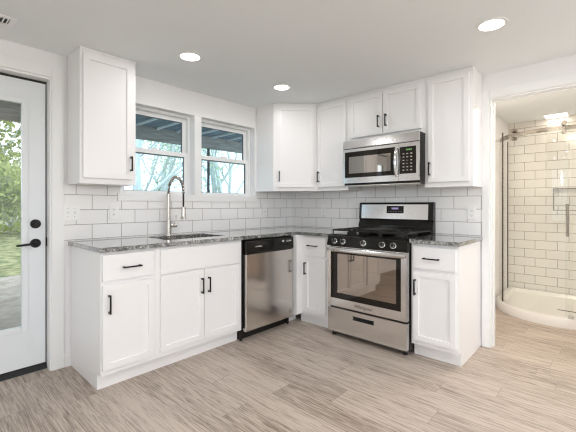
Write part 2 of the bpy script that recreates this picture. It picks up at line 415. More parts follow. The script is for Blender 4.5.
# ------------------------------------------------------------------ setting: shell
ZC = 2.275
XW, YS = -5.6, -5.6
MB().box(XW, 2.32, YS, 0.06, -0.06, 0.0).build('floor', 'floor', kind='structure')
MB().box(XW-0.15, 2.32, YS-0.15, 0.15, ZC, ZC+0.12).build('ceiling', 'ceil', kind='structure')
WZ0, WZ1 = 1.268, 2.042
WL = (-2.095, -1.405); WR = (-1.327, -0.635)
DX0, DX1, DZ = -3.515, -2.574, 2.094
wall('wall_north', 'x', 0.0, 0.15, XW-0.15, 0.115, 0, ZC, [(DX0, DX1, -1, DZ), (*WL, WZ0, WZ1), (*WR, WZ0, WZ1)], kind='structure')
OY0, OY1, OZ = -3.03, -2.207, 2.066
wall('wall_east', 'y', 0.0, 0.115, YS-0.15, -0.0, 0, ZC, [(OY0, OY1, -1, OZ)], kind='structure')
wall('wall_west', 'y', XW-0.15, 0.15, YS-0.15, 0.0, 0, ZC, [(-5.0, -1.9, 0.55, 2.10)], kind='structure')
wall('wall_south', 'x', YS-0.15, 0.15, XW, 0.0, 0, ZC, [(-5.0, -1.2, 0.55, 2.10)], kind='structure')
# bathroom beyond the doorway
wall('wall_bathroom_north', 'x', -1.93, 0.10, 0.115, 2.32, 0, ZC, [], kind='structure')
wall('wall_bathroom_south', 'x', -3.20, 0.10, 0.115, 2.32, 0, ZC, [], kind='structure')
NY0, NY1, NZ0, NZ1 = -2.76, -2.411, 1.116, 1.391
wall('wall_bathroom_east', 'y', 2.21, 0.11, -3.2, -1.93, 0, ZC, [(NY0, NY1, NZ0, NZ1)], kind='structure')

# trims and doorway
t1 = MB(FE(0, -2.152))
t1.box(0, 0.055, 0, 0.016, 0, 2.14, 0.003)
t1.box(0.9-0.023, 0.96, 0, 0.016, 0, 2.14, 0.003)
t1.box(0.0555, 0.8765, 0, 0.016, OZ, 2.14, 0.003)
t1.build('trim_1', 'trim', kind='structure')
t2 = MB()
t2.box(-0.001, 0.125, OY1-0.012, OY1+0.001, 0, OZ)
t2.box(-0.001, 0.125, OY0-0.001, OY0+0.012, 0, OZ)
t2.box(-0.001, 0.125, OY0+0.0125, OY1-0.0125, OZ-0.012, OZ+0.001)
t2.box(0.05, 0.09, OY1-0.022, OY1-0.0125, 0, OZ-0.0125)
t2.box(0.05, 0.09, OY0+0.0125, OY1-0.0225, OZ-0.024, OZ-0.0125)
t2.build('trim_2', 'trim', kind='structure')
# casing round the outside door
t3 = MB(FN(0, 0))
t3.box(DX1, -2.497, 0, 0.014, 0, 2.172, 0.003)
t3.box(DX0-0.078, DX0, 0, 0.014, 0, 2.172, 0.003)
t3.box(DX0+0.0005, DX1-0.0005, 0, 0.014, DZ, 2.172, 0.003)
t3.build('trim_3', 'trim', kind='structure')
# frame round the window pair, with a post between
t4 = MB(FN(0, 0))
t4.box(-2.12, WR[1]+0.028, 0, 0.014, WZ0-0.05, WZ0+0.012, 0.002)
t4.box(WR[1], WR[1]+0.028, 0, 0.010, WZ0+0.0125, WZ1+0.022, 0.002)
t4.box(WL[0]-0.028, WL[0], 0, 0.0080, WZ0+0.0125, WZ1+0.022, 0.002)
t4.box(WL[0]+0.0005, WR[1]-0.0005, 0, 0.010, WZ1, WZ1+0.022, 0.002)
t4.box(WL[1]+0.0005, WR[0]-0.0005, 0, 0.010, WZ0+0.0125, WZ1-0.0005, 0.002)
t4.build('trim_4', 'trim', kind='structure')
bb = MB(FN(0, 0)); bb.side([(0, 0), (0.014, 0), (0.014, 0.075), (0.008, 0.088), (0, 0.088)], -2.4965, -2.4535)
bb.side([(0, 0), (0.014, 0), (0.014, 0.075), (0.008, 0.088), (0, 0.088)], XW, DX0-0.0785)
bb.build('baseboard_north', 'trim', kind='structure')
be = MB(FE(0, 0)); be.side([(0, 0), (0.014, 0), (0.014, 0.075), (0.008, 0.088), (0, 0.088)], 3.1125, 5.6)
be.build('baseboard_east', 'trim', kind='structure')

# ------------------------------------------------------------------ windows
def make_window(name, x0, x1):
    w = thing(name, None, None, (x0, 0.07, WZ0), kind='structure')
    f = FN(0, 0)
    def B(): return MB(f)
    fr = B()   # d is towards the room, so outside is negative d
    fr.box(x0, x0+0.018, -0.148, -0.072, WZ0, WZ1); fr.box(x1-0.018, x1, -0.148, -0.072, WZ0, WZ1)
    fr.box(x0+0.018, x1-0.018, -0.148, -0.072, WZ0, WZ0+0.012); fr.box(x0+0.018, x1-0.018, -0.148, -0.072, WZ1-0.022, WZ1)
    fr.build('window_frame', 'vinyl', w)
    zm = 1.645
    def sash(nm, d0, d1, a0, a1, z0, z1, st, br, tr):
        s = B()
        s.box(a0, a0+st, d0, d1, z0, z1, 0.002); s.box(a1-st, a1, d0, d1, z0, z1, 0.002)
        s.box(a0+st, a1-st, d0, d1, z0, z0+br, 0.002); s.box(a0+st, a1-st, d0, d1, z1-tr, z1, 0.002)
        so = s.build(nm, 'vinyl', w)
        k = B(); dm = (d0+d1)/2; i0, i1, j0, j1 = a0+st, a1-st, z0+br, z1-tr; e = 0.005
        k.box(i0, i0+e, dm-0.006, d1-0.004, j0, j1); k.box(i1-e, i1, dm-0.006, d1-0.004, j0, j1)
        k.box(i0+e, i1-e, dm-0.006, d1-0.004, j0, j0+0.003); k.box(i0+e, i1-e, dm-0.006, d1-0.004, j1-0.003, j1)
        k.build('glazing_shadow_strip', 'shadowgap', so)  # dark strips stand in for the shadow gap round the glass
        B().box(i0+0.001, i1-0.001, dm-0.002, dm+0.002, j0+0.001, j1-0.001).build('glass_pane', 'blueglass', so)
        return so
    a0, a1 = x0+0.019, x1-0.019
    up = sash('upper_sash', -0.142, -0.112, a0, a1, zm-0.005, WZ1-0.023, 0.040, 0.040, 0.036)
    lo = sash('lower_sash', -0.108, -0.078, a0, a1, WZ0+0.013, zm+0.040, 0.040, 0.030, 0.040)
    l = B(); l.box((x0+x1)/2-0.03, (x0+x1)/2+0.03, -0.1075, -0.082, zm+0.0405, zm+0.055, 0.003)
    l.build('sash_lock', 'vinyl', lo)
    return w
make_window('window_1', *WL)
make_window('window_2', *WR)

def fill_window(name, fm, a0, a1, n):
    w = thing(name, None, None, tuple(fm @ Vector((a0, 0.05, 0.55))), kind='structure')
    b = MB(fm); z0, z1 = 0.55, 2.10; e = 0.05
    b.box(a0, a0+e, 0.03, 0.12, z0, z1); b.box(a1-e, a1, 0.03, 0.12, z0, z1); b.box(a0+e, a1-e, 0.03, 0.12, z0, z0+e); b.box(a0+e, a1-e, 0.03, 0.12, z1-e, z1)
    for k in range(1, n): a = a0+(a1-a0)*k/n; b.box(a-0.03, a+0.03, 0.03, 0.12, z0+e, z1-e)
    b.build('window_frame', 'vinyl', w)
    MB(fm).box(a0+e, a1-e, 0.072, 0.076, z0+e, z1-e).build('glass_pane', 'glass', w)
fill_window('fill_window_west', frame((XW, 0, 0), (0, 1, 0), (-1, 0, 0)), -5.0, -1.9, 3)  # unseen window added in the west wall to let in fill daylight
fill_window('fill_window_south', frame((0, YS, 0), (1, 0, 0), (0, -1, 0)), -5.0, -1.2, 4)  # second unseen window, added in the south wall for more daylight

# ------------------------------------------------------------------ outside door
d = thing('door_1', 'white exterior door with full glass pane and black lever', 'door', (DX0, 0.08, 0), kind='structure')
F = FN(0, 0.08)       # d=0 is the room face of the slab
jb = MB(F)
jb.box(DX1-0.010, DX1, -0.069, 0.078, 0, DZ); jb.box(DX0, DX0+0.010, -0.069, 0.078, 0, DZ); jb.box(DX0+0.010, DX1-0.010, -0.069, 0.078, DZ-0.014, DZ)
jb.build('door_jamb', 'trim', d)
ws = MB(F)
ws.box(DX1-0.0175, DX1-0.0105, -0.04, -0.006, 0.03, DZ-0.0145); ws.box(DX0+0.0105, DX0+0.0175, -0.04, -0.006, 0.03, DZ-0.0145)
ws.box(DX0+0.0175, DX1-0.0175, -0.04, -0.006, DZ-0.031, DZ-0.0145)
ws.build('weatherstrip', 'rubber', d)
th = MB(F); th.side([(-0.069, 0.0), (0.012, 0.0), (0.010, 0.010), (0.0, 0.03), (-0.069, 0.03)], DX0+0.0105, DX1-0.0105)
th.build('threshold', 'rubber', d)
sx0, sx1 = DX0+0.018, DX1-0.018; sz0, sz1 = 0.045, DZ-0.032
gx0, gx1, gz0, gz1 = sx0+0.138, sx1-0.138, 0.33, 1.897
sl = MB(F)
sl.box(sx0, gx0, -0.042, 0, sz0, sz1); sl.box(gx1, sx1, -0.042, 0, sz0, sz1)
sl.box(gx0, gx1, -0.042, 0, sz0, gz0); sl.box(gx0, gx1, -0.042, 0, gz1, sz1)
slab = sl.build('door_slab', 'doorpaint', d)
sw = MB(F); sw.box(sx0, sx1, -0.03, -0.004, 0.0305, 0.0445); sw.build('door_sweep', 'rubber', d)
mo = MB(F); w_ = 0.034
for (a0, a1, h0, h1) in ((gx0-w_, gx0+0.004, gz0-w_, gz1+w_), (gx1-0.004, gx1+w_, gz0-w_, gz1+w_), (gx0+0.004, gx1-0.004, gz0-w_, gz0+0.004), (gx0+0.004, gx1-0.004, gz1-0.004, gz1+w_)):
    mo.box(a0, a1, 0.0002, 0.010, h0, h1, 0.004)
mo.build('glass_molding', 'doorpaint', slab)
MB(F).box(gx0+0.001, gx1-0.001, -0.024, -0.018, gz0+0.001, gz1-0.001).build('glass_pane', 'glass', slab)
db = MB(F); cx = sx1-0.060
db.cyl((cx, 0, 1.05), (cx, 0.010, 1.05), 0.033, 0.031, 28); db.cyl((cx, 0.010, 1.05), (cx, 0.020, 1.05), 0.022, 0.020, 24)
db.box(cx-0.004, cx+0.004, 0.018, 0.036, 1.036, 1.064, 0.003); db.build('deadbolt', 'bronze', slab, smooth=True)
lv = MB(F)
lv.cyl((cx, 0, 0.912), (cx, 0.010, 0.912), 0.033, 0.031, 28); lv.cyl((cx, 0.010, 0.912), (cx, 0.045, 0.912), 0.011, 0.010, 16)
lv.tube([(cx+0.008, 0.048, 0.912), (cx-0.02, 0.050, 0.912), (cx-0.06, 0.049, 0.909), (cx-0.10, 0.046, 0.905), (cx-0.118, 0.043, 0.905)], [0.010, 0.010, 0.008, 0.007, 0.006])
lv.build('lever_handle', 'bronze', slab, smooth=True)
st = MB(F); st.box(DX1-0.0165, DX1-0.0005, -0.005, 0.012, 0.885, 0.95, 0.002); st.build('strike_plate', 'bronze', d)

# ------------------------------------------------------------------ tiled backsplashes
def backsplash():
    b = MB(FN(0, 0)); zt = 0.9185
    # up to the window frame's foot in the middle, up to the cabinets at both ends
    b.box(-2.525, -2.122, 0.0006, 0.008, zt, 1.3345); b.box(-2.122, WR[1]+0.030, 0.0006, 0.008, zt, WZ0-0.0505); b.box(WR[1]+0.030, -0.0085, 0.0006, 0.008, zt, 1.3345)
    b.build('tile_backsplash', 'tileN', cat='backsplash', label='white subway tile backsplash below the windows behind the sink')
    b = MB(FE(0, 0)); b.box(0, 1.03, 0.0006, 0.008, zt, 1.3345); b.box(1.03, 1.776, 0.0006, 0.008, 0.60, 1.3715); b.box(1.776, 2.152, 0.0006, 0.008, zt, 1.3345)
    b.build('tile_backsplash', 'tileE', cat='backsplash', label='white subway tile backsplash behind the gas range')
backsplash()

# ------------------------------------------------------------------ cabinets
def pull(fm, a, h, d0, parent, horiz=False, L=0.105):
    """black bar pull on two posts"""
    b = MB(fm)
    if horiz:
        b.box(a-L/2-0.008, a+L/2+0.008, d0+0.024, d0+0.033, h-0.005, h+0.005, 0.002)
        for s in (-1, 1): b.box(a+s*L/2-0.006, a+s*L/2+0.006, d0, d0+0.026, h-0.005, h+0.005, 0.0015)
    else:
        b.box(a-0.005, a+0.005, d0+0.024, d0+0.033, h-L/2-0.008, h+L/2+0.008, 0.002)
        for s in (-1, 1): b.box(a-0.005, a+0.005, d0, d0+0.026, h+s*L/2-0.006, h+s*L/2+0.006, 0.0015)
    return b.build('handle', 'black', parent, label='black bar pull')
FB = 0.585   # face of the base cabinets from the wall
def base_carcass(t, fm, a0, a1, left_end=False, right_end=False, holes=True):
    """box with recessed toe kick, open behind the fronts is not needed"""
    c = MB(fm)
    zt = 0.887
    prof = [(0.006, 0.10), (FB, 0.10), (FB, zt), (0.006, zt)]
    endp = [(0.006, 0.0), (FB-0.055, 0.0), (FB-0.055, 0.10), (FB, 0.10), (FB, zt), (0.006, zt)]
    e = 0.016
    if left_end: c.side(endp, a0, a0+e)
    if right_end: c.side(endp, a1-e, a1)
    c.side(prof, a0 + (e if left_end else 0), a1 - (e if right_end else 0))
    o = c.build('carcass', 'cab', t)
    k = MB(fm); k.box(a0 + (e+0.0005 if left_end else 0), a1 - (e+0.0005 if right_end else 0), 0.45, FB-0.057, 0.0, 0.0995)
    k.build('toe_kick', 'cab', t)
    return o
def slabfront(fm, t, name, a0, a1, h0, h1):
    b = MB(fm); b.box(a0, a1, FB+0.0005, FB+0.0205, h0, h1, 0.002); return b.build(name, 'cab', t)
FW, FS = FN(0, 0), FE(0, 0)      # d = distance from the wall; a = x, or -y
X0 = -2.452
t = thing('base_cabinet', 'white base cabinet at the counter end beside the glass door', 'cabinet', (X0, -0.3, 0))
base_carcass(t, FW, X0, -2.081, left_end=True)
dr = slabfront(FW, t, 'drawer', -2.446, -2.108, 0.700, 0.868); pull(FW, -2.266, 0.780, FB+0.0205, dr, True)
do = MB(FW).shaker(-2.446, -2.108, 0.137, 0.676, FB+0.0005).build('door', 'cab', t); pull(FW, -2.410, 0.556, FB+0.0205, do)

t = thing('sink_cabinet', 'wide white base cabinet with two doors under the sink', 'cabinet', (-1.70, -0.3, 0))
# open-topped so the basin can hang in it
c = MB(FW); xa, xb = -2.0805, -1.309; zt = 0.887
for (a0, a1) in ((xa, xa+0.018), (xb-0.018, xb)): c.side([(0.006, 0.10), (FB-0.02, 0.10), (FB-0.02, zt), (0.006, zt)], a0, a1)
c.box(xa+0.018, xb-0.018, 0.006, FB-0.02, 0.10, 0.118); c.box(xa+0.018, xb-0.018, 0.006, 0.018, 0.118, zt)
c.box(xa, xb, FB-0.02, FB, 0.10, zt)
c.build('carcass', 'cab', t)
MB(FW).box(xa, xb, 0.45, FB-0.057, 0, 0.0995).build('toe_kick', 'cab', t)
slabfront(FW, t, 'false_front', -2.058, -1.340, 0.695, 0.868)
do = MB(FW).shaker(-2.058, -1.702, 0.137, 0.683, FB+0.0005).build('door', 'cab', t); pull(FW, -1.724, 0.560, FB+0.0205, do)
do = MB(FW).shaker(-1.696, -1.340, 0.137, 0.683, FB+0.0005).build('door', 'cab', t); pull(FW, -1.662, 0.560, FB+0.0205, do)

t = thing('corner_cabinet', 'narrow white base cabinet in the corner between dishwasher and range', 'cabinet', (-0.3, -0.8, 0))
c = MB(FS)
c.side([(0.03, 0.10), (FB, 0.10), (FB, 0.887), (0.03, 0.887)], 0.66, 1.018)
c.build('carcass', 'cab', t)
fl = MB(); fl.box(-0.664, -FB, -0.66, -FB-0.0, 0.10, 0.887); fl.build('filler_strip', 'cab', t)
tk = MB(); tk.box(-0.528, -0.45, -1.018, -0.60, 0, 0.0995); tk.box(-0.664, -0.5285, -0.528, -0.45, 0, 0.0995); tk.build('toe_kick', 'cab', t)
dr = slabfront(FS, t, 'drawer', 0.708, 0.968, 0.690, 0.868); pull(FS, 0.818, 0.790, FB+0.0205, dr, True)
do = MB(FS).shaker(0.708, 0.968, 0.137, 0.668, FB+0.0005).build('door', 'cab', t); pull(FS, 0.728, 0.562, FB+0.0205, do)

t = thing('base_cabinet', 'white base cabinet between the gas range and the bathroom doorway', 'cabinet', (-0.3, -1.96, 0))
base_carcass(t, FS, 1.792, 2.142, right_end=True)
dr = slabfront(FS, t, 'drawer', 1.812, 2.126, 0.697, 0.864); pull(FS, 1.955, 0.779, FB+0.0205, dr, True)
do = MB(FS).shaker(1.812, 2.126, 0.137, 0.674, FB+0.0005).build('door', 'cab', t); pull(FS, 1.832, 0.552, FB+0.0205, do)

# upper cabinets
ZB, ZT = 1.335, ZC-0.001
UB, UD = 0.270, 0.0205
def upper(label, fm, a0, a1, z0, doors, loc):
    t = thing('wall_cabinet', label, 'cabinet', loc)
    c = MB(fm); c.box(a0, a1, 0.0085 if z0 < 1.5 else 0.001, UB, z0, ZT); c.build('carcass', 'cab', t)
    s = MB(fm); s.box(a0, a1, UB+0.0003, UB+0.006, ZT-0.014, ZT); s.build('scribe_molding', 'cab', t)
    for (x0, x1, h0, h1, hx, hz) in doors:
        do = MB(fm).shaker(x0, x1, h0, h1, UB+0.0005).build('door', 'cab', t)
        pull(fm, hx, hz, UB+UD, do, L=0.095)
    return t
DT = 2.236
upper('tall white wall cabinet left of the windows beside the glass door', FW, -2.474, -2.090, ZB, [(-2.458, -2.120, 1.374, DT, -2.136, 1.492)], (-2.29, 0, ZB))
upper('white single-door wall cabinet between corner cabinet and microwave', FS, 0.6105, 1.002, ZB, [(0.625, 0.984, 1.374, DT, 0.648, 1.485)], (0, -0.8, ZB))
upper('short white two-door wall cabinet above the microwave', FS, 1.0025, 1.7775, 1.803, [(1.036, 1.387, 1.845, DT, 1.351, 1.965), (1.393, 1.748, 1.845, DT, 1.427, 1.965)], (0, -1.39, 1.803))
upper('tall white wall cabinet right of the microwave beside the bathroom doorway', FS, 1.778, 2.153, ZB, [(1.806, 2.128, 1.374, DT, 1.824, 1.488)], (0, -1.96, ZB))
t = thing('corner_wall_cabinet', 'white wall cabinet with an angled door across the corner', 'cabinet', (-0.2, -0.2, ZB))
c = MB(); c.prism([(-0.0085, -0.0085), (-0.61, -0.0085), (-0.61, -UB-0.012), (-UB-0.012, -0.61), (-0.0085, -0.61)], ZB, ZT); c.build('carcass', 'cab', t)
q = math.sqrt(0.5); A = Vector((-0.61, -UB-0.012, 0)); fd = frame(A, (1, -1, 0), (-1, -1, 0)); LD = (0.61-UB-0.012)/q
MB(fd).box(0, LD, 0.0003, 0.006, ZT-0.014, ZT).build('scribe_molding', 'cab', t)
do = MB(fd).shaker(0.038, LD-0.030, 1.374, DT, 0.0005).build('door', 'cab', t); pull(fd, 0.062, 1.490, UD, do, L=0.095)

# ------------------------------------------------------------------ worktops
ZS0, ZS1 = 0.888, 0.918
SK = (-1.935, -1.395, -0.465, -0.135)     # sink cut-out x0,x1,y0,y1
XE = -2.469
b = MB()
yF = -0.624
b.box(XE, SK[0], yF, -0.001, ZS0, ZS1); b.box(SK[1], -0.001, yF, -0.001, ZS0, ZS1)
b.box(SK[0], SK[1], yF, SK[2], ZS0, ZS1); b.box(SK[0], SK[1], SK[3], -0.001, ZS0, ZS1)
b.box(-0.624, -0.001, -1.022, yF, ZS0, ZS1)
bmesh.ops.remove_doubles(b.bm, verts=list(b.bm.verts), dist=1e-5)
ct = b.build('countertop', 'granite', cat='countertop', label='grey granite L-shaped countertop around the sink and corner')
b = MB(); b.box(-0.624, -0.001, -2.158, -1.7915, ZS0, ZS1, 0.0015)
b.build('countertop', 'granite', cat='countertop', label='short grey granite countertop right of the gas range')

# sink and faucet
s = thing('kitchen_sink', 'stainless undermount sink set into the granite below the windows', 'sink', (-1.665, -0.30, 0.69))
x0, x1, y0, y1 = SK; zb, ztp = 0.69, 0.8875; e = 0.0015
def rr(x0, x1, y0, y1, z, r, n=5):
    pts = []
    for cx_, cy_, a in ((x1-r, y1-r, 0), (x0+r, y1-r, 90), (x0+r, y0+r, 180), (x1-r, y0+r, 270)):
        for k in range(n+1):
            an = math.radians(a+90*k/n); pts.append((cx_+r*math.cos(an), cy_+r*math.sin(an), z))
    return pts
b = MB()
b.loft([rr(x0-0.012, x1+0.012, y0-0.012, y1+0.012, ztp, 0.03), rr(x0-0.012, x1+0.012, y0-0.012, y1+0.012, ztp-0.002, 0.03), rr(x0-0.004, x1+0.004, y0-0.004, y1+0.004, ztp-0.003, 0.03),
        rr(x0-0.003, x1+0.003, y0-0.003, y1+0.003, zb+0.01, 0.03), rr(x0+0.01, x1-0.01, y0+0.01, y1-0.01, zb-0.003, 0.03)], caps=False)
b.loft([rr(x0+0.01, x1-0.01, y0+0.01, y1-0.01, zb-0.003, 0.03), rr(x0+0.012, x1-0.012, y0+0.012, y1-0.012, zb, 0.03), rr(x0+0.004, x1-0.004, y0+0.004, y1-0.004, zb+0.015, 0.03), rr(x0, x1, y0, y1, ztp, 0.03),
        rr(x0-0.012, x1+0.012, y0-0.012, y1+0.012, ztp, 0.03)], caps=False)
b.prism([p[:2] for p in rr(x0+0.011, x1-0.011, y0+0.011, y1-0.011, 0, 0.03)], zb-0.003, zb)
b.build('basin', 'steelx', s, smooth=True)
b = MB(); b.cyl((-1.665, -0.3, zb), (-1.665, -0.3, zb+0.003), 0.045, 0.043, 24); b.build('drain', 'chrome', s)

fx, fy = -1.716, -0.085
f = thing('kitchen_faucet', 'brushed nickel spring-neck faucet standing behind the sink', 'faucet', (fx, fy, ZS1))
b = MB(); z = ZS1
b.cyl((fx, fy, z), (fx, fy, z+0.008), 0.029, 0.027, 28); b.cyl((fx, fy, z+0.008), (fx, fy, z+0.13), 0.0215, 0.0205, 24)
b.cyl((fx, fy, z+0.13), (fx, fy, z+0.35), 0.0165, 0.0155, 24); b.cyl((fx, fy, z+0.35), (fx, fy, z+0.362), 0.019, 0.017, 24)
b.build('body', 'nickel', f, smooth=True)
b = MB(); hx = fx+0.021
b.cyl((hx-0.004, fy, z+0.085), (hx+0.055, fy, z+0.085), 0.017, 0.016, 20); b.cyl((hx+0.045, fy, z+0.095), (hx+0.047, fy-0.004, z+0.175), 0.0065, 0.005, 14)
b.build('lever', 'nickel', f, smooth=True)
# arched hose with a coil round it
def arch(k):      # k 0..1 from the column top over to the spray head
    R = 0.122; rise = 0.006
    if k < 0.12: return Vector((fx, fy, z+0.362 + rise*k/0.12))
    if k < 0.62:
        a = math.pi*(k-0.12)/0.5
        return Vector((fx, fy-R+R*math.cos(a), z+0.362+rise+R*math.sin(a)*1.12))
    u = (k-0.62)/0.38
    return Vector((fx, fy-2*R, z+0.362+rise - 0.125*u))
pts = [arch(i/60) for i in range(61)]
b = MB(); b.tube(pts, 0.0075, 10); hose = b.build('hose', 'blackpl', f, smooth=True)
coil = []; N = 46*10; kmax = 0.63
for i in range(N+1):
    k = kmax*i/N; p = arch(k); q_ = (arch(min(k+0.004, 1)) - arch(max(k-0.004, 0))).normalized()
    sx = Vector((1, 0, 0)); sy = q_.cross(sx)
    an = 2*math.pi*i/10; coil.append(p + (sx*math.cos(an)+sy*math.sin(an))*0.0115)
b = MB(); b.tube(coil, 0.0026, 5); b.build('spring_coil', 'nickel', hose, smooth=True)
p = arch(1.0); b = MB()
b.cyl((p.x, p.y, p.z+0.005), (p.x, p.y, p.z-0.07), 0.016, 0.019, 20); b.cyl((p.x, p.y, p.z-0.07), (p.x, p.y, p.z-0.092), 0.019, 0.026, 20)
b.build('spray_head', 'nickel', f, smooth=True)
zz = p.z-0.004
b = MB(); b.cyl((fx, fy-0.012, zz), (fx, p.y+0.016, zz), 0.005, n=12); b.cyl((fx, p.y, zz-0.014), (fx, p.y, zz+0.012), 0.0185, n=20); b.build('holder_arm', 'nickel', f, smooth=True)

# ------------------------------------------------------------------ dishwasher
XD0, XD1 = -1.286, -0.684
t = thing('dishwasher', 'stainless dishwasher with black control strip under the counter', 'dishwasher', (-0.985, -0.3, 0))
MB(FW).box(-1.306, -0.668, 0.02, 0.575, 0.105, 0.886).build('tub', 'blackpl', t)
b = MB(FW)
b.side([(0.578, 0.082), (0.618, 0.082), (0.630, 0.095), (0.630, 0.752), (0.578, 0.752)], XD0, XD1)
bmesh.ops.bevel(b.bm, geom=[e for e in b.bm.edges if abs(e.verts[0].co.z-e.verts[1].co.z) > 0.3], offset=0.004, segments=3, affect='EDGES')
dw = b.build('door', 'steelx', t)
b = MB(FW); b.side([(0.5785, 0.755), (0.628, 0.755), (0.634, 0.770), (0.632, 0.868), (0.620, 0.876), (0.5785, 0.876)], XD0, XD1)
cp = b.build('control_panel', 'blackgl', t)
b = MB(FW); b.box(XD0-0.012, XD1+0.008, 0.50, 0.545, 0.002, 0.080); tp = b.build('toe_panel', 'blackpl', t)
for xx in (XD0-0.008, XD1-0.008): b = MB(FW); b.cyl((xx, 0.562, 0), (xx, 0.562, 0.078), 0.014, n=14); b.build('foot', 'blackpl', t)
b = MB(FW)   # printed marks
b.box(-1.17, -1.105, 0.6325, 0.6336, 0.812, 0.816); b.box(-1.185, -1.175, 0.6325, 0.6336, 0.812, 0.820); b.box(-1.165, -1.115, 0.6325, 0.6336, 0.820, 0.822)
b.build('printed_mark', 'mark', cp)
b = MB(FW); b.box(-0.842, -0.818, 0.6325, 0.6336, 0.832, 0.848); b.box(-0.785, -0.715, 0.6325, 0.6336, 0.832, 0.838)
for k in range(5): b.box(-0.785+0.015*k, -0.777+0.015*k, 0.6325, 0.6336, 0.842, 0.846)
b.build('printed_mark', 'mark', cp)
b = MB(FW); n_ = 24; xc, zc_ = -0.728, 0.150
vs = []; 
for k in range(n_): vs.append((xc+0.021*math.cos(2*math.pi*k/n_), 0.6306, zc_+0.021*math.sin(2*math.pi*k/n_)))
for k in range(n_): vs.append((xc+0.016*math.cos(2*math.pi*k/n_), 0.6310, zc_+0.016*math.sin(2*math.pi*k/n_)))
b.faces(vs, [(k, (k+1) % n_, n_+(k+1) % n_, n_+k) for k in range(n_)]); b.box(xc-0.007, xc+0.007, 0.6304, 0.6312, zc_-0.009, zc_+0.009)
b.build('round_sticker', 'greymark', dw)

# ------------------------------------------------------------------ gas range
RA0, RA1 = 1.028, 1.784
t = thing('gas_range', 'stainless freestanding gas range with black grates between white cabinets', 'range', (-0.33, -1.406, 0))
F = FS
b = MB(F); e = 0.02
b.box(RA0, RA0+e, 0.012, 0.60, 0.035, 0.905); b.box(RA1-e, RA1, 0.012, 0.60, 0.035, 0.905); b.box(RA0+e, RA1-e, 0.012, 0.03, 0.035, 0.905)
b.box(RA0+e, RA1-e, 0.03, 0.60, 0.035, 0.25); b.box(RA0+e, RA1-e, 0.03, 0.60, 0.80, 0.905)
b.build('body', 'blackpl', t)
b = MB(F); b.box(RA0+0.022, RA1-0.022, 0.031, 0.05, 0.252, 0.798); b.box(RA0+0.022, RA0+0.06, 0.05, 0.598, 0.252, 0.798); b.box(RA1-0.06, RA1-0.022, 0.05, 0.598, 0.252, 0.798)
b.box(RA0+0.06, RA1-0.06, 0.05, 0.598, 0.252, 0.27); b.box(RA0+0.06, RA1-0.06, 0.05, 0.598, 0.78, 0.798)
b.build('oven_cavity', 'cavity', t)
for zr in (0.45, 0.60):
    b = MB(F)
    b.tube([(RA0+0.065, 0.57, zr), (RA1-0.065, 0.57, zr)], 0.004, 8); b.tube([(RA0+0.065, 0.08, zr), (RA1-0.065, 0.08, zr)], 0.004, 8)
    for k in range(15):
        a = RA0+0.09+k*(RA1-RA0-0.18)/14; b.tube([(a, 0.08, zr), (a, 0.57, zr)], 0.0022, 6)
    b.build('oven_rack', 'chrome', t)
# door
b = MB(F); da0, da1, dz0, dz1 = RA0+0.003, RA1-0.003, 0.272, 0.812; g0, g1, gz0, gz1 = RA0+0.034, RA1-0.050, 0.345, 0.766
for (a0, a1, h0, h1) in ((da0, g0, dz0, dz1), (g1, da1, dz0, dz1), (g0, g1, dz0, gz0), (g0, g1, gz1, dz1)): b.box(a0, a1, 0.603, 0.650, h0, h1)
bmesh.ops.remove_doubles(b.bm, verts=list(b.bm.verts), dist=1e-5)
od = b.build('oven_door', 'steel', t)
b = MB(F); v0, v1, vz0, vz1 = g0+0.072, g1-0.040, 0.398, 0.748
for (a0, a1, h0, h1) in ((g0, v0, gz0, gz1), (v1, g1, gz0, gz1), (v0, v1, gz0, vz0), (v0, v1, vz1, gz1)): b.box(a0+0.0003, a1-0.0003, 0.640, 0.6515, h0+0.0003, h1-0.0003)
b.build('glass_border', 'ovenglass', od)
MB(F).box(v0, v1, 0.646, 0.6505, vz0, vz1).build('oven_window', 'ovenwin', od)
b = MB(F)   # bowed bar across the top of the door
pts = []; n_ = 24
rings = []
for k in range(n_+1):
    u = k/n_; a = RA0+0.012+u*(RA1-RA0-0.024); dd = 0.672 + 0.022*math.sin(math.pi*u)
    rings.append([(a, dd+0.011*math.cos(2*math.pi*j/14), 0.787+0.019*math.sin(2*math.pi*j/14)) for j in range(14)])
b.loft(rings)
for a in (RA0+0.03, RA1-0.03): b.box(a-0.014, a+0.014, 0.6505, 0.672, 0.776, 0.798, 0.003)
b.build('door_handle', 'steel', od, smooth=True)
text_mesh('Whirlpool', 0.042, F, (RA0+RA1)/2-0.012, 0.309, 0.6505, 'nameplate', 'slot', od, shear=0.25)
# storage drawer
b = MB(F); h0_, h1_ = 0.045, 0.256; s0, s1, q0, q1 = 1.297, 1.497, 0.190, 0.212
for (a0, a1, h0, h1) in ((da0, s0, h0_, h1_), (s1, da1, h0_, h1_), (s0, s1, h0_, q0), (s0, s1, q1, h1_)): b.box(a0, a1, 0.603, 0.650, h0, h1)
bmesh.ops.remove_doubles(b.bm, verts=list(b.bm.verts), dist=1e-5)
dr = b.build('storage_drawer', 'steel', t)
b = MB(F); b.box(s0-0.004, s1+0.004, 0.6502, 0.653, q1, q1+0.006, 0.001); b.box(s0-0.004, s1+0.004, 0.6502, 0.653, q0-0.006, q0, 0.001); b.box(s0+0.0005, s1-0.0005, 0.604, 0.628, q0+0.0005, q1-0.0005)
b.build('pull_slot', 'blackgl', dr)
for a in (RA0+0.035, RA1-0.035):
    for dd in (0.08, 0.60): b = MB(F); b.cyl((a, dd, 0), (a, dd, 0.034), 0.018, 0.014, 14); b.build('foot', 'blackpl', t)
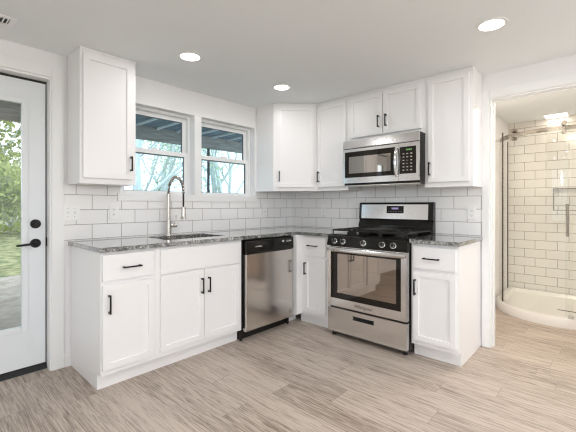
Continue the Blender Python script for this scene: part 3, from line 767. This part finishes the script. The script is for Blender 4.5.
# sloped front panel with five knobs
b = MB(F); b.side([(0.601, 0.818), (0.655, 0.818), (0.665, 0.826), (0.640, 0.905), (0.615, 0.918), (0.601, 0.918)], RA0-0.001, RA1+0.001)
cp = b.build('control_panel', 'blackgl', t)
nrm = Vector((0, 0.953, 0.302))
for i, a in enumerate((1.112, 1.202, 1.406, 1.580, 1.676)):
    c0 = Vector((a, 0.6565, 0.859)); b = MB(F)
    b.cyl(c0, c0+nrm*0.006, 0.026, 0.025, 24)
    b.cyl(c0+nrm*0.006, c0+nrm*0.028, 0.0205, 0.018, 24)
    k = b.build('knob', 'chrome', t, smooth=True)
    b = MB(F); b.cyl(c0+nrm*0.028, c0+nrm*0.0295, 0.0155, 0.0155, 20); up = Vector((0, -0.302, 0.953))
    b.tube([c0+nrm*0.031-up*0.017, c0+nrm*0.031+up*0.017], 0.0042, 8); b.build('grip', 'blackpl', k, smooth=True)
# cooktop, burners, grates
b = MB(F); b.box(RA0, RA1, 0.085, 0.6145, 0.906, 0.920, 0.003); ctp = b.build('cooktop', 'blackgl', t)
for (a, dd, r) in ((1.165, 0.46, 0.045), (1.165, 0.21, 0.036), (1.406, 0.335, 0.05), (1.647, 0.46, 0.052), (1.647, 0.21, 0.038)):
    b = MB(F); b.cyl((a, dd, 0.9205), (a, dd, 0.932), r, r*0.94, 24); b.cyl((a, dd, 0.932), (a, dd, 0.939), r*0.78, r*0.72, 24); b.build('burner', 'iron', t, smooth=True)
for i in range(3):
    a0 = RA0+0.018+i*0.2425; a1 = a0+0.236; d0_, d1_ = 0.10, 0.602
    b = MB(F); zt, zb_ = 0.962, 0.948; w = 0.011
    b.box(a0, a1, d0_, d0_+w, zb_, zt, 0.002); b.box(a0, a1, d1_-w, d1_, zb_, zt, 0.002); b.box(a0, a0+w, d0_+w, d1_-w, zb_, zt, 0.002); b.box(a1-w, a1, d0_+w, d1_-w, zb_, zt, 0.002)
    am = (a0+a1)/2; dm = (d0_+d1_)/2
    b.box(a0+w, a1-w, dm-w/2, dm+w/2, zb_, zt, 0.002)
    for dd in ((0.21, 0.46) if i != 1 else (0.335,)):
        for sg in (-1, 1):
            b.box(min(am+sg*0.022, am+sg*0.107), max(am+sg*0.022, am+sg*0.107), dd-w/2, dd+w/2, zb_, zt, 0.002)
            b.box(am-w/2, am+w/2, min(dd+sg*0.022, dd+sg*0.115), max(dd+sg*0.022, dd+sg*0.115), zb_, zt, 0.002)
    for aa in (a0+w/2, a1-w/2):
        for dd in (d0_+w/2, d1_-w/2): b.cyl((aa, dd, 0.9202), (aa, dd, zb_+0.003), 0.007, 0.006, 10)
    b.build('grate', 'iron', t)
b = MB(F); b.box(1.300, 1.512, 0.13, 0.575, 0.9625, 0.972, 0.004); b.box(1.312, 1.500, 0.142, 0.563, 0.972, 0.9735, 0.0005); b.build('griddle_plate', 'iron', t)
# back guard
b = MB(F)
b.side([(0.012, 0.906), (0.085, 0.906), (0.082, 0.985), (0.060, 1.035), (0.072, 1.045), (0.060, 1.198), (0.050, 1.210), (0.012, 1.210)], RA0-0.020, RA1-0.014)
bg_ = b.build('back_guard', 'blackgl', t)
b = MB(F); b.side([(0.0725, 1.050), (0.0745, 1.050), (0.0625, 1.190), (0.0605, 1.190)], RA0+0.008, RA1-0.060); b.build('steel_face', 'steel', bg_)
b = MB(F); b.side([(0.0705, 1.105), (0.0722, 1.105), (0.0668, 1.176), (0.0651, 1.176)], 1.318, 1.492); dsp = b.build('display', 'blackgl', bg_)
b = MB(F)
for (a, w) in ((1.372, 0.008), (1.388, 0.014), (1.410, 0.014), (1.430, 0.008)): b.box(a, a+w, 0.0688, 0.0702, 1.142, 1.160)
b.build('display_digit', 'disp', dsp)
b = MB(F)
for k in range(6): b.box(1.332+k*0.026, 1.345+k*0.026, 0.0706, 0.0716, 1.118, 1.124)
b.build('printed_mark', 'greymark', dsp)

# ------------------------------------------------------------------ microwave
MA0, MA1 = 1.030, 1.776
t = thing('microwave', 'stainless over-the-range microwave mounted under the short wall cabinet', 'microwave', (-0.2, -1.40, 1.374))
D = 0.400
b = MB(F); b.box(MA0, MA1, 0.0095, D-0.022, 1.374, 1.8015, 0.002); b.build('body', 'blackpl', t)
b = MB(F); b.side([(D-0.0215, 1.722), (D+0.002, 1.722), (D+0.004, 1.728), (D-0.004, 1.800), (D-0.0215, 1.800)], MA0+0.001, MA1-0.001); vg = b.build('vent_strip', 'steel', t)
b = MB(F); b.box(MA0+0.001, MA1-0.001, D-0.0215, D-0.010, 1.716, 1.7215); b.build('vent_gap', 'slot', vg)
b = MB(F); fz0, fz1 = 1.392, 1.7155; ws0, ws1, wz0, wz1 = MA0+0.020, 1.578, 1.445, 1.690
md = 1.594
for (a0, a1, h0, h1) in ((MA0+0.001, ws0, fz0, fz1), (ws1, md, fz0, fz1), (ws0, ws1, fz0, wz0), (ws0, ws1, wz1, fz1)): b.box(a0, a1, D-0.021, D, h0, h1)
bmesh.ops.remove_doubles(b.bm, verts=list(b.bm.verts), dist=1e-5)
dd_ = b.build('door', 'steel', t)
b = MB(F); iw0, iw1, iz0, iz1 = ws0+0.045, ws1-0.055, wz0+0.040, wz1-0.048
for (a0, a1, h0, h1) in ((ws0, iw0, wz0, wz1), (iw1, ws1, wz0, wz1), (iw0, iw1, wz0, iz0), (iw0, iw1, iz1, wz1)): b.box(a0+0.0003, a1-0.0003, D-0.018, D+0.0012, h0+0.0003, h1-0.0003)
b.build('glass_border', 'ovenglass', dd_)
MB(F).box(iw0, iw1, D-0.010, D+0.0004, iz0, iz1).build('door_window', 'micwin', dd_)
b = MB(F)
rings = []
for k in range(21):
    u = k/20; h = 1.428+u*0.262; q2 = D+0.012+0.034*math.sin(math.pi*u)**0.8; a = 1.584
    rings.append([(a+0.0105*math.cos(2*math.pi*j/12), q2+0.0075*math.sin(2*math.pi*j/12), h) for j in range(12)])
b.loft(rings)
for h in (1.436, 1.682): b.cyl((1.584, D, h), (1.584, D+0.018, h), 0.009, n=12)
b.build('door_handle', 'chrome', dd_, smooth=True)
b = MB(F)
b.box(md+0.002, MA1-0.001, D-0.021, D, fz0, 1.452); b.box(md+0.002, MA1-0.001, D-0.021, D, 1.682, fz1); b.box(1.752, MA1-0.001, D-0.021, D, 1.452, 1.682); b.box(md+0.002, 1.606, D-0.021, D, 1.452, 1.682)
bmesh.ops.remove_doubles(b.bm, verts=list(b.bm.verts), dist=1e-5)
b.build('side_frame', 'steel', t)
b = MB(F); b.box(1.6065, 1.7515, D-0.018, D+0.001, 1.4525, 1.6815); kp = b.build('control_panel', 'ovenglass', t)
b = MB(F)
for (a, w) in ((1.665, 0.008), (1.676, 0.012), (1.691, 0.012), (1.706, 0.008)): b.box(a, a+w, D+0.001, D+0.0016, 1.650, 1.662)
b.build('display_digit', 'green', kp)
for r in range(6):
    for c_ in range(3):
        a = 1.634+c_*0.034; h = 1.622-r*0.028
        if r in (2, 3) and c_ == 1: hh, ww = 0.004, 0.010
        else: hh, ww = 0.009, 0.016
        b = MB(F); b.box(a, a+ww, D+0.001, D+0.0018, h-hh/2, h+hh/2, 0.0004); b.build('button', 'button', kp)
b = MB(F); b.box(MA0+0.02, MA1-0.02, 0.05, D-0.03, 1.366, 1.3735); b.build('grease_filter', 'steelx', t)

# ------------------------------------------------------------------ switches and sockets
def cover(fm, a, h, w, hgt, kind, label, group=None):
    p = fm @ Vector((a, 0.0085, h))
    t = thing('light_switch' if kind == 'switch' else 'power_outlet', label, 'switch' if kind == 'switch' else 'outlet', p, group)
    MB(fm).box(a-w/2, a+w/2, 0.0083, 0.0135, h-hgt/2, h+hgt/2, 0.002).build('cover_plate', 'plate', t)
    if kind == 'switch':
        for s_ in (-0.023, 0.023):
            b = MB(fm); b.box(a+s_-0.006, a+s_+0.006, 0.0136, 0.0142, h-0.013, h+0.013); b.side([(0.0142, h-0.006), (0.023, h+0.004), (0.023, h+0.010), (0.0142, h+0.008)], a+s_-0.0045, a+s_+0.0045); b.build('toggle', 'plate', t)
            for z_ in (-0.03, 0.03): b = MB(fm); b.cyl((a+s_, 0.0135, h+z_), (a+s_, 0.0146, h+z_), 0.003, n=10); b.build('screw', 'nickel', t)
    else:
        for s_ in (-0.020, 0.020):
            b = MB(fm); b.cyl((a, 0.0135, h+s_), (a, 0.0152, h+s_), 0.016, 0.0155, 20); rc = b.build('socket', 'plate', t)
            b = MB(fm)
            for q_ in (-0.0055, 0.0055): b.box(a+q_-0.0012, a+q_+0.0012, 0.0152, 0.0156, h+s_-0.003, h+s_+0.006)
            b.cyl((a, 0.0152, h+s_-0.008), (a, 0.0156, h+s_-0.008), 0.0022, n=8); b.build('slot', 'slot', rc)
    return t
cover(FW, -2.452, 1.128, 0.118, 0.118, 'switch', 'white double toggle switch plate on the tile beside the glass door')
cover(FW, -2.148, 1.130, 0.070, 0.116, 'outlet', 'white outlet on the tile between the switch plate and the sink faucet')
cover(FW, -0.478, 1.130, 0.070, 0.116, 'outlet', 'white outlet on the window wall tile above the dishwasher, near the corner')
cover(FS, 0.506, 1.130, 0.070, 0.116, 'outlet', 'white outlet on the stove wall tile near the corner, left of the range')
cover(FS, 2.072, 1.117, 0.068, 0.116, 'outlet', 'white outlet on the tile right of the gas range')

# ------------------------------------------------------------------ ceiling fittings
def downlight(x, y, label, group='recessed ceiling lights', watts=LAMP_W):
    t = thing('recessed_light', label, 'ceiling light', (x, y, ZC), group)
    b = MB(); n_ = 36
    ro, ri = 0.088, 0.068
    b.loft([[(x+r*math.cos(2*math.pi*k/n_), y+r*math.sin(2*math.pi*k/n_), zq) for k in range(n_)] for r, zq in ((ro, ZC-0.0005), (ro-0.004, ZC-0.005), (ri, ZC-0.006), (ri, ZC-0.0008), (ro, ZC-0.0005))], caps=False)
    b.build('trim_ring', 'plate', t, smooth=True)
    b = MB(); b.cyl((x, y, ZC-0.0035), (x, y, ZC-0.001), ri-0.0005, n=n_); b.build('diffuser', 'lamp', t)
    l = bpy.data.lights.new('lamp_light', 'AREA'); l.shape = 'DISK'; l.size = 0.13; l.energy = watts; l.color = LAMP_COL
    lo = bpy.data.objects.new('lamp_light', l); COL.objects.link(lo); lo.parent = t; lo.location = (0, 0, -0.008)
    return t
downlight(-1.868, -0.675, 'round recessed ceiling light in front of the left window')
downlight(-0.926, -0.705, 'round recessed ceiling light in front of the corner cabinet')
downlight(-0.89, -2.42, 'round recessed ceiling light near the bathroom doorway')
for (x, y) in ((-2.1, -2.42), (-3.45, -2.42), (-4.8, -2.42), (-0.89, -4.1), (-2.1, -4.1), (-3.45, -4.1), (-4.8, -4.1)):  # unseen downlights added for extra room brightness
    downlight(x, y, 'added round recessed fill light out of view', watts=ROOM_W)

M['globe'] = emit('fill_globe_glow', (1.0, 0.975, 0.99), GLOBE_S)
for gx, gy in ((-1.7, -4.5), (-4.4, -3.6)):  # unseen globes added behind the camera to light the room evenly
    t = thing('fill_globe', 'added round fill globe, unseen behind the viewpoint', 'fill light', (gx, gy, 1.62), 'added fill globes')
    b = MB(); tb = bmesh.new(); bmesh.ops.create_uvsphere(tb, u_segments=28, v_segments=16, radius=0.16, matrix=Matrix.Translation((gx, gy, 1.78))); b._add(tb); b.build('globe', 'globe', t, smooth=True)
    b = MB(); b.cyl((gx, gy, 1.935), (gx, gy, ZC-0.02), 0.006, n=10); b.cyl((gx, gy, 1.93), (gx, gy, 1.97), 0.03, 0.02, 16); b.cyl((gx, gy, ZC-0.022), (gx, gy, ZC-0.0005), 0.06, n=20); b.build('rod', 'nickel', t, smooth=True)

t = thing('ceiling_vent', 'white slotted air register in the ceiling by the glass door', 'vent', (-2.99, -0.315, ZC))
b = MB(); vx0, vx1, vy0, vy1 = -3.145, -2.838, -0.385, -0.250
b.box(vx0, vx1, vy0, vy0+0.028, ZC-0.007, ZC-0.0005, 0.002); b.box(vx0, vx1, vy1-0.028, vy1, ZC-0.007, ZC-0.0005, 0.002)
b.box(vx0, vx0+0.028, vy0+0.028, vy1-0.028, ZC-0.007, ZC-0.0005, 0.002); b.box(vx1-0.028, vx1, vy0+0.028, vy1-0.028, ZC-0.007, ZC-0.0005, 0.002)
b.build('vent_frame', 'plate', t)
b = MB(); b.box(vx0+0.028, vx1-0.028, vy0+0.028, vy1-0.028, ZC-0.0014, ZC-0.0006); b.build('duct_opening', 'slot', t)
b = MB(); n_ = 13
for k in range(n_):
    x = vx0+0.035+k*(vx1-vx0-0.07)/(n_-1)
    b.side([(0, 0), (0, 0), (0, 0)], 0, 0) if False else b.faces([(x-0.006, vy0+0.028, ZC-0.0065), (x+0.002, vy0+0.028, ZC-0.0020), (x+0.002, vy1-0.028, ZC-0.0020), (x-0.006, vy1-0.028, ZC-0.0065), (x-0.005, vy0+0.028, ZC-0.0070), (x+0.003, vy0+0.028, ZC-0.0025), (x+0.003, vy1-0.028, ZC-0.0025), (x-0.005, vy1-0.028, ZC-0.0070)],
        [(0, 1, 2, 3), (4, 5, 6, 7), (0, 1, 5, 4), (1, 2, 6, 5), (2, 3, 7, 6), (3, 0, 4, 7)])
b.build('louver', 'plate', t)

# ------------------------------------------------------------------ bathroom
ZTB = 2.20
wall('shower_tile', 'y', 2.2, 0.0095, -3.099, -1.931, 0.10, 2.2745, [(NY0, NY1, NZ0, NZ1)], mat='tileBE', cat='wall tile', label='cream subway tile on the back wall of the shower')
b = MB(); b.box(2.120, 2.133, -1.942, -1.9305, 0.06, 2.02, 0.002)
b.build('corner_profile', 'darkmetal', cat='shower profile', label='slim metal upright on the plain side wall beside the shower back corner')
t = thing('shower_niche', 'tiled recessed shelf niche in the shower back wall', 'niche', (2.25, (NY0+NY1)/2, NZ0))
b = MB(); e = 0.006; b.box(2.290, 2.300, NY0+0.001, NY1-0.001, NZ0+0.001, NZ1-0.001); b.build('back_tile', 'tileBE', t)
b = MB(); b.box(2.199, 2.2895, NY1-e-0.0005, NY1-0.0005, NZ0+0.0005, NZ1-0.0005); b.box(2.199, 2.2895, NY0+0.0005, NY0+e, NZ0+0.0005, NZ1-0.0005)
b.box(2.199, 2.2895, NY0+e, NY1-e-0.0005, NZ0+0.0005, NZ0+e); b.box(2.199, 2.2895, NY0+e, NY1-e-0.0005, NZ1-e, NZ1-0.0005); b.build('reveal', 'tileBN', t)
b = MB(); w = 0.007
b.box(2.195, 2.1985, NY1-w, NY1, NZ0, NZ1); b.box(2.195, 2.1985, NY0, NY0+w, NZ0, NZ1); b.box(2.195, 2.1985, NY0+w, NY1-w, NZ1-w, NZ1); b.box(2.195, 2.1985, NY0+w, NY1-w, NZ0, NZ0+w*0.6)
b.build('metal_edge', 'darkmetal', t)

# bow-front shower tray: chord between the side walls, apex towards the door
YC, HW = -2.520, 0.578
def bow(u, off=0.0):      # u -1..1 from the left wall to the right wall
    ang = u*math.radians(74); R = HW/math.sin(math.radians(74))
    xc = 0.988+R
    r = R-off
    return (xc - r*math.cos(ang), YC - r*math.sin(ang) * 1.0)
NB = 40
def outline(off, back=2.198):
    pts = []
    for k in range(NB+1):
        u = -1+2*k/NB; x, y = bow(u, off)
        y = max(-3.097+off, min(-1.943-off, y)); pts.append((x, y))
    return pts + [(back-off, -3.097+off), (back-off, -1.943-off)]
def ring(off, z): return [(x, y, z) for x, y in outline(off)]
t = thing('shower_tray', 'white bow-front shower tray on the wood floor', 'shower tray', (1.6, YC, 0))
b = MB(); b.loft([ring(0.0, 0.0), ring(0.0, 0.088), ring(0.006, 0.098), ring(0.052, 0.098), ring(0.060, 0.090), ring(0.078, 0.055), ring(0.2, 0.048)])
b.build('tray', 'acrylic', t, smooth=True)
b = MB(); b.box(1.50, 1.52, -2.78, -2.52, 0.0492, 0.0525); b.build('drain_strip', 'darkmetal', t)

t = thing('shower_enclosure', 'curved clear glass shower enclosure with sliding door on the white tray', 'shower enclosure', (1.2, YC, 0.098))
def curved(u0, u1, off, z0, z1, th, n=24):
    b = MB(); rings = []
    for k in range(n+1):
        u = u0+(u1-u0)*k/n; xi, yi = bow(u, off+th); xo, yo = bow(u, off)
        rings.append([(xo, yo, z0), (xi, yi, z0), (xi, yi, z1), (xo, yo, z1)])
    b.loft(rings); return b
ZG0, ZG1 = 0.104, 1.955
pnl = curved(-0.97, -0.70, 0.036, ZG0, ZG1, 0.008).build('fixed_panel', 'showerglass', t, smooth=True)
p2 = curved(0.14, 0.97, 0.036, ZG0, ZG1, 0.008).build('fixed_panel', 'showerglass', t, smooth=True)
sd = curved(-0.72, 0.215, 0.020, ZG0+0.01, ZG1-0.02, 0.008).build('sliding_door', 'showerglass', t, smooth=True)
curved(-0.735, -0.7205, 0.016, ZG0+0.002, 1.995, 0.012, 2).build('edge_strip', 'darkmetal', sd)
curved(-0.955, 0.955, 0.0465, 1.912, 1.958, 0.010, 40).build('rail', 'dullnickel', t, smooth=True)
for u in (-0.955, 0.955):
    x, y = bow(u, 0.0515); y2 = -1.942 if u < 0 else -3.098
    b = MB(); b.cyl((x, y, 1.935), (x+0.01, y2, 1.935), 0.017, n=14); b.build('wall_bracket', 'chrome', t, smooth=True)
for u in (-0.50, 0.128):
    for zq, r in ((1.978, 0.022), (1.894, 0.018)):
        xo, yo = bow(u, 0.004); xi, yi = bow(u, 0.062); b = MB(); b.cyl((xo, yo, zq), (xi, yi, zq), r, n=20)
        b.build('roller', 'dullnickel', sd, smooth=True)
xh, yh = bow(0.155, -0.030); xg, yg = bow(0.155, 0.020)
b = MB(); b.cyl((xh, yh, 0.885), (xh, yh, 1.195), 0.011, n=16)
for zq in (0.92, 1.16): b.cyl((xh, yh, zq), (xg, yg, zq), 0.007, n=12)
b.build('pull_bar', 'dullnickel', sd, smooth=True)
xg, yg = bow(0.195, 0.012); b = MB(); b.box(xg-0.012, xg+0.030, yg-0.022, yg+0.022, 0.0985, 0.125, 0.003); b.build('floor_guide', 'chrome', t)

t = thing('bath_ceiling_light', 'square lit ceiling light over the shower', 'ceiling light', (2.07, -2.46, ZC))
b = MB(); b.box(1.955, 2.185, -2.575, -2.335, ZC-0.006, ZC-0.0005, 0.002); b.build('housing', 'plate', t)
b = MB(); b.box(1.966, 2.174, -2.564, -2.346, ZC-0.012, ZC-0.0065, 0.002); b.build('diffuser', 'bathlamp', t)
BC = (1.0, 0.87, 0.70)
def arealamp(par, loc, size, w, col, sy=None):
    l = bpy.data.lights.new('lamp_light', 'AREA'); l.size = size; l.energy = w; l.color = col
    if sy: l.shape = 'RECTANGLE'; l.size_y = sy
    o = bpy.data.objects.new('lamp_light', l); COL.objects.link(o); o.parent = par; o.location = loc; return o
arealamp(t, (0, 0, -0.016), 0.20, BATH_W*0.03, BC)
t = thing('bath_ceiling_light', 'added round warm fill light, unseen behind the bathroom doorway header', 'ceiling light', (0.62, -2.55, ZC))  # unseen lamp added to brighten the bathroom
b = MB(); b.cyl((0.62, -2.55, ZC-0.03), (0.62, -2.55, ZC-0.0005), 0.12, 0.13, 32); b.build('diffuser', 'bathlamp', t, smooth=True)
arealamp(t, (0, 0, -0.04), 0.22, BATH_W*1.0, BC)

# ------------------------------------------------------------------ outdoors
def ground():
    b = MB(); b.box(-9, 6, 0.151, 4.8, -0.16, -0.06); b.build('patio_ground', 'concrete', kind='structure')
    b = MB(); n = 24; vs = []; fs = []
    for i in range(n+1):
        for j in range(n+1):
            x = -22+60*i/n; y = 4.8+42*(j/n)**1.3
            z = -0.10 + 0.045*max(0, y-6) + (0.12*math.sin(x*0.7)*math.sin(y*0.5) if 0 < i < n and j > 1 else 0)
            vs.append((x, y, z))
    for i in range(n):
        for j in range(n):
            a = i*(n+1)+j; fs.append((a, a+n+1, a+n+2, a+1))
    MB().box(-30, XW-0.151, -30, 0.15, -0.3, -0.1).build('side_lawn_ground', 'grass', kind='structure')
    MB().box(XW-0.15, 12, -30, YS-0.151, -0.3, -0.1).build('rear_lawn_ground', 'grass', kind='structure')
    b.faces(vs, fs); b.build('lawn_ground', 'grass', smooth=True, kind='structure')
ground()
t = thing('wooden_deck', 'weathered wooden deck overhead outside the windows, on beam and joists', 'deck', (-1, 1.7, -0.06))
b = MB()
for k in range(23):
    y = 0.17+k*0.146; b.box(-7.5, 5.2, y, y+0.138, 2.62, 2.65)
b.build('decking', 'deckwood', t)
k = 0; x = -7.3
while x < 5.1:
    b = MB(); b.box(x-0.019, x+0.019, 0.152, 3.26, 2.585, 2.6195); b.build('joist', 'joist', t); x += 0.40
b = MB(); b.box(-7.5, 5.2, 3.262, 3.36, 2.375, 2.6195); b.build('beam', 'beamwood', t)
for x in (-5.2, 1.06, 4.9):
    b = MB(); b.box(x-0.02, x+0.02, 3.30, 3.34, -0.06, 2.3745); b.build('post', 'slot', t)

def make_tree(name, seed, height, trunk_r, leafmat, nleaf, spread, leaf=0.11, fork=2, lean=(0, 0)):
    rnd = random.Random(seed); t = thing(name, None, 'tree', (0, 0, 0))
    b = MB(); tips = []
    def branch(p, d, L, r, lvl):
        pts = [p]; rr = [r]; n = 5
        for i in range(n):
            d = (d + Vector((rnd.uniform(-1, 1), rnd.uniform(-1, 1), rnd.uniform(-0.3, 0.5)))*0.13).normalized()
            p = p + d*L/n; pts.append(p); rr.append(r*(1-0.45*(i+1)/n))
            if lvl >= 1: tips.append((p, lvl))
            if lvl < 3 and i >= 1 and rnd.random() < (0.75 if lvl else 0.6):
                az = rnd.uniform(0, 6.283); up_ = rnd.uniform(0.35, 0.95)
                nd = (d*up_ + Vector((math.cos(az), math.sin(az), 0.25))*spread).normalized()
                branch(p, nd, L*rnd.uniform(0.45, 0.72), rr[-1]*0.55, lvl+1)
        b.tube(pts, rr, 7 if lvl < 2 else 5)
        if lvl < 3:
            for q_ in range(fork):
                az = rnd.uniform(0, 6.283)
                nd = (d + Vector((math.cos(az), math.sin(az), 0.1))*spread*0.7).normalized()
                branch(p, nd, L*rnd.uniform(0.5, 0.75), rr[-1]*0.8, lvl+1)
    branch(Vector((0, 0, -0.3)), Vector((lean[0], lean[1], 1)).normalized(), height*0.42, trunk_r, 0)
    b.build('trunk', 'bark', t, smooth=True, recalc=False)
    vs = []; fs = []
    for k in range(nleaf):
        p, lv = rnd.choice(tips); s_ = leaf*rnd.uniform(0.6, 1.3)
        p = p + Vector((rnd.gauss(0, 0.35), rnd.gauss(0, 0.35), rnd.gauss(0, 0.28)))
        u = Vector((rnd.uniform(-1, 1), rnd.uniform(-1, 1), rnd.uniform(-1, 1))).normalized(); w = u.orthogonal().normalized()
        k0 = len(vs); vs += [p-u*s_, p+w*s_*0.45, p+u*s_, p-w*s_*0.45]; fs.append((k0, k0+1, k0+2, k0+3))
    me = bpy.data.meshes.new('foliage'); me.from_pydata([tuple(v) for v in vs], [], fs); me.materials.append(M[leafmat])
    fo = bpy.data.objects.new('foliage', me); COL.objects.link(fo); fo.parent = t; fo['kind'] = 'stuff'; ORG[fo.name] = Vector((0, 0, 0))
    return t
pr_d = make_tree('leafy_shrub', 31, 3.0, 0.05, 'leafyl', 3000, 1.0, 0.10, 3)
def gz(y): return -0.10+0.045*max(0, y-6)
pr_a = make_tree('forked_tree', 3, 8.0, 0.17, 'leaf', 700, 0.8, 0.085)
pr_b = make_tree('slender_tree', 11, 9.0, 0.11, 'leaf', 450, 0.6, 0.075, 2, (0.15, 0.1))
pr_c = make_tree('leafy_tree', 23, 7.0, 0.16, 'leafdk', 3000, 0.95, 0.11, 3)
used = {}
TREES = [   # proto, x, y, turn, size, label
 (pr_a, 2.24, 9.0, 0.3, 1.15, 'thick pale tree beyond the deck, nearest the wall cabinet in the left window'),
 (pr_b, 2.75, 9.7, 1.9, 1.0, 'slender leaning tree next to the thick one in the left window'),
 (pr_b, 3.66, 10.2, 4.0, 1.05, 'slender pale tree above the faucet column in the left window'),
 (pr_a, 4.35, 11.5, 5.0, 0.9, 'forked pale tree at the right edge of the left window'),
 (pr_a, 5.93, 10.0, 2.2, 1.0, 'forked pale tree beside the dark post in the right window'),
 (pr_b, 5.95, 9.2, 0.7, 1.2, 'slender pale tree in the middle of the right window'),
 (pr_b, 8.0, 11.2, 2.6, 1.0, 'thin tree near the right edge of the right window'),
 (pr_d, -0.75, 12.4, 0.0, 1.0, 'yellow green shrub at the far edge of the lawn through the glass door'),
 (pr_d, 0.1, 13.6, 2.0, 1.1, 'yellow green shrub at the right edge of the door glass'),
 (pr_c, -1.9, 12.0, 0.0, 1.0, 'dense green tree at the left side of the door glass, behind the shrubs'),
 (pr_c, -0.2, 15.5, 2.0, 1.15, 'dense green tree farther back through the glass door'),
]
for pr, x, y, rz, sc, lab in TREES:
    o = pr if pr.name not in used else copy_tree(pr)
    used[pr.name] = 1
    o.location = (x, y, gz(y)); o.rotation_euler = (0, 0, rz); o.scale = (sc, sc, sc); o['label'] = lab; o['group'] = 'trees beyond the patio'
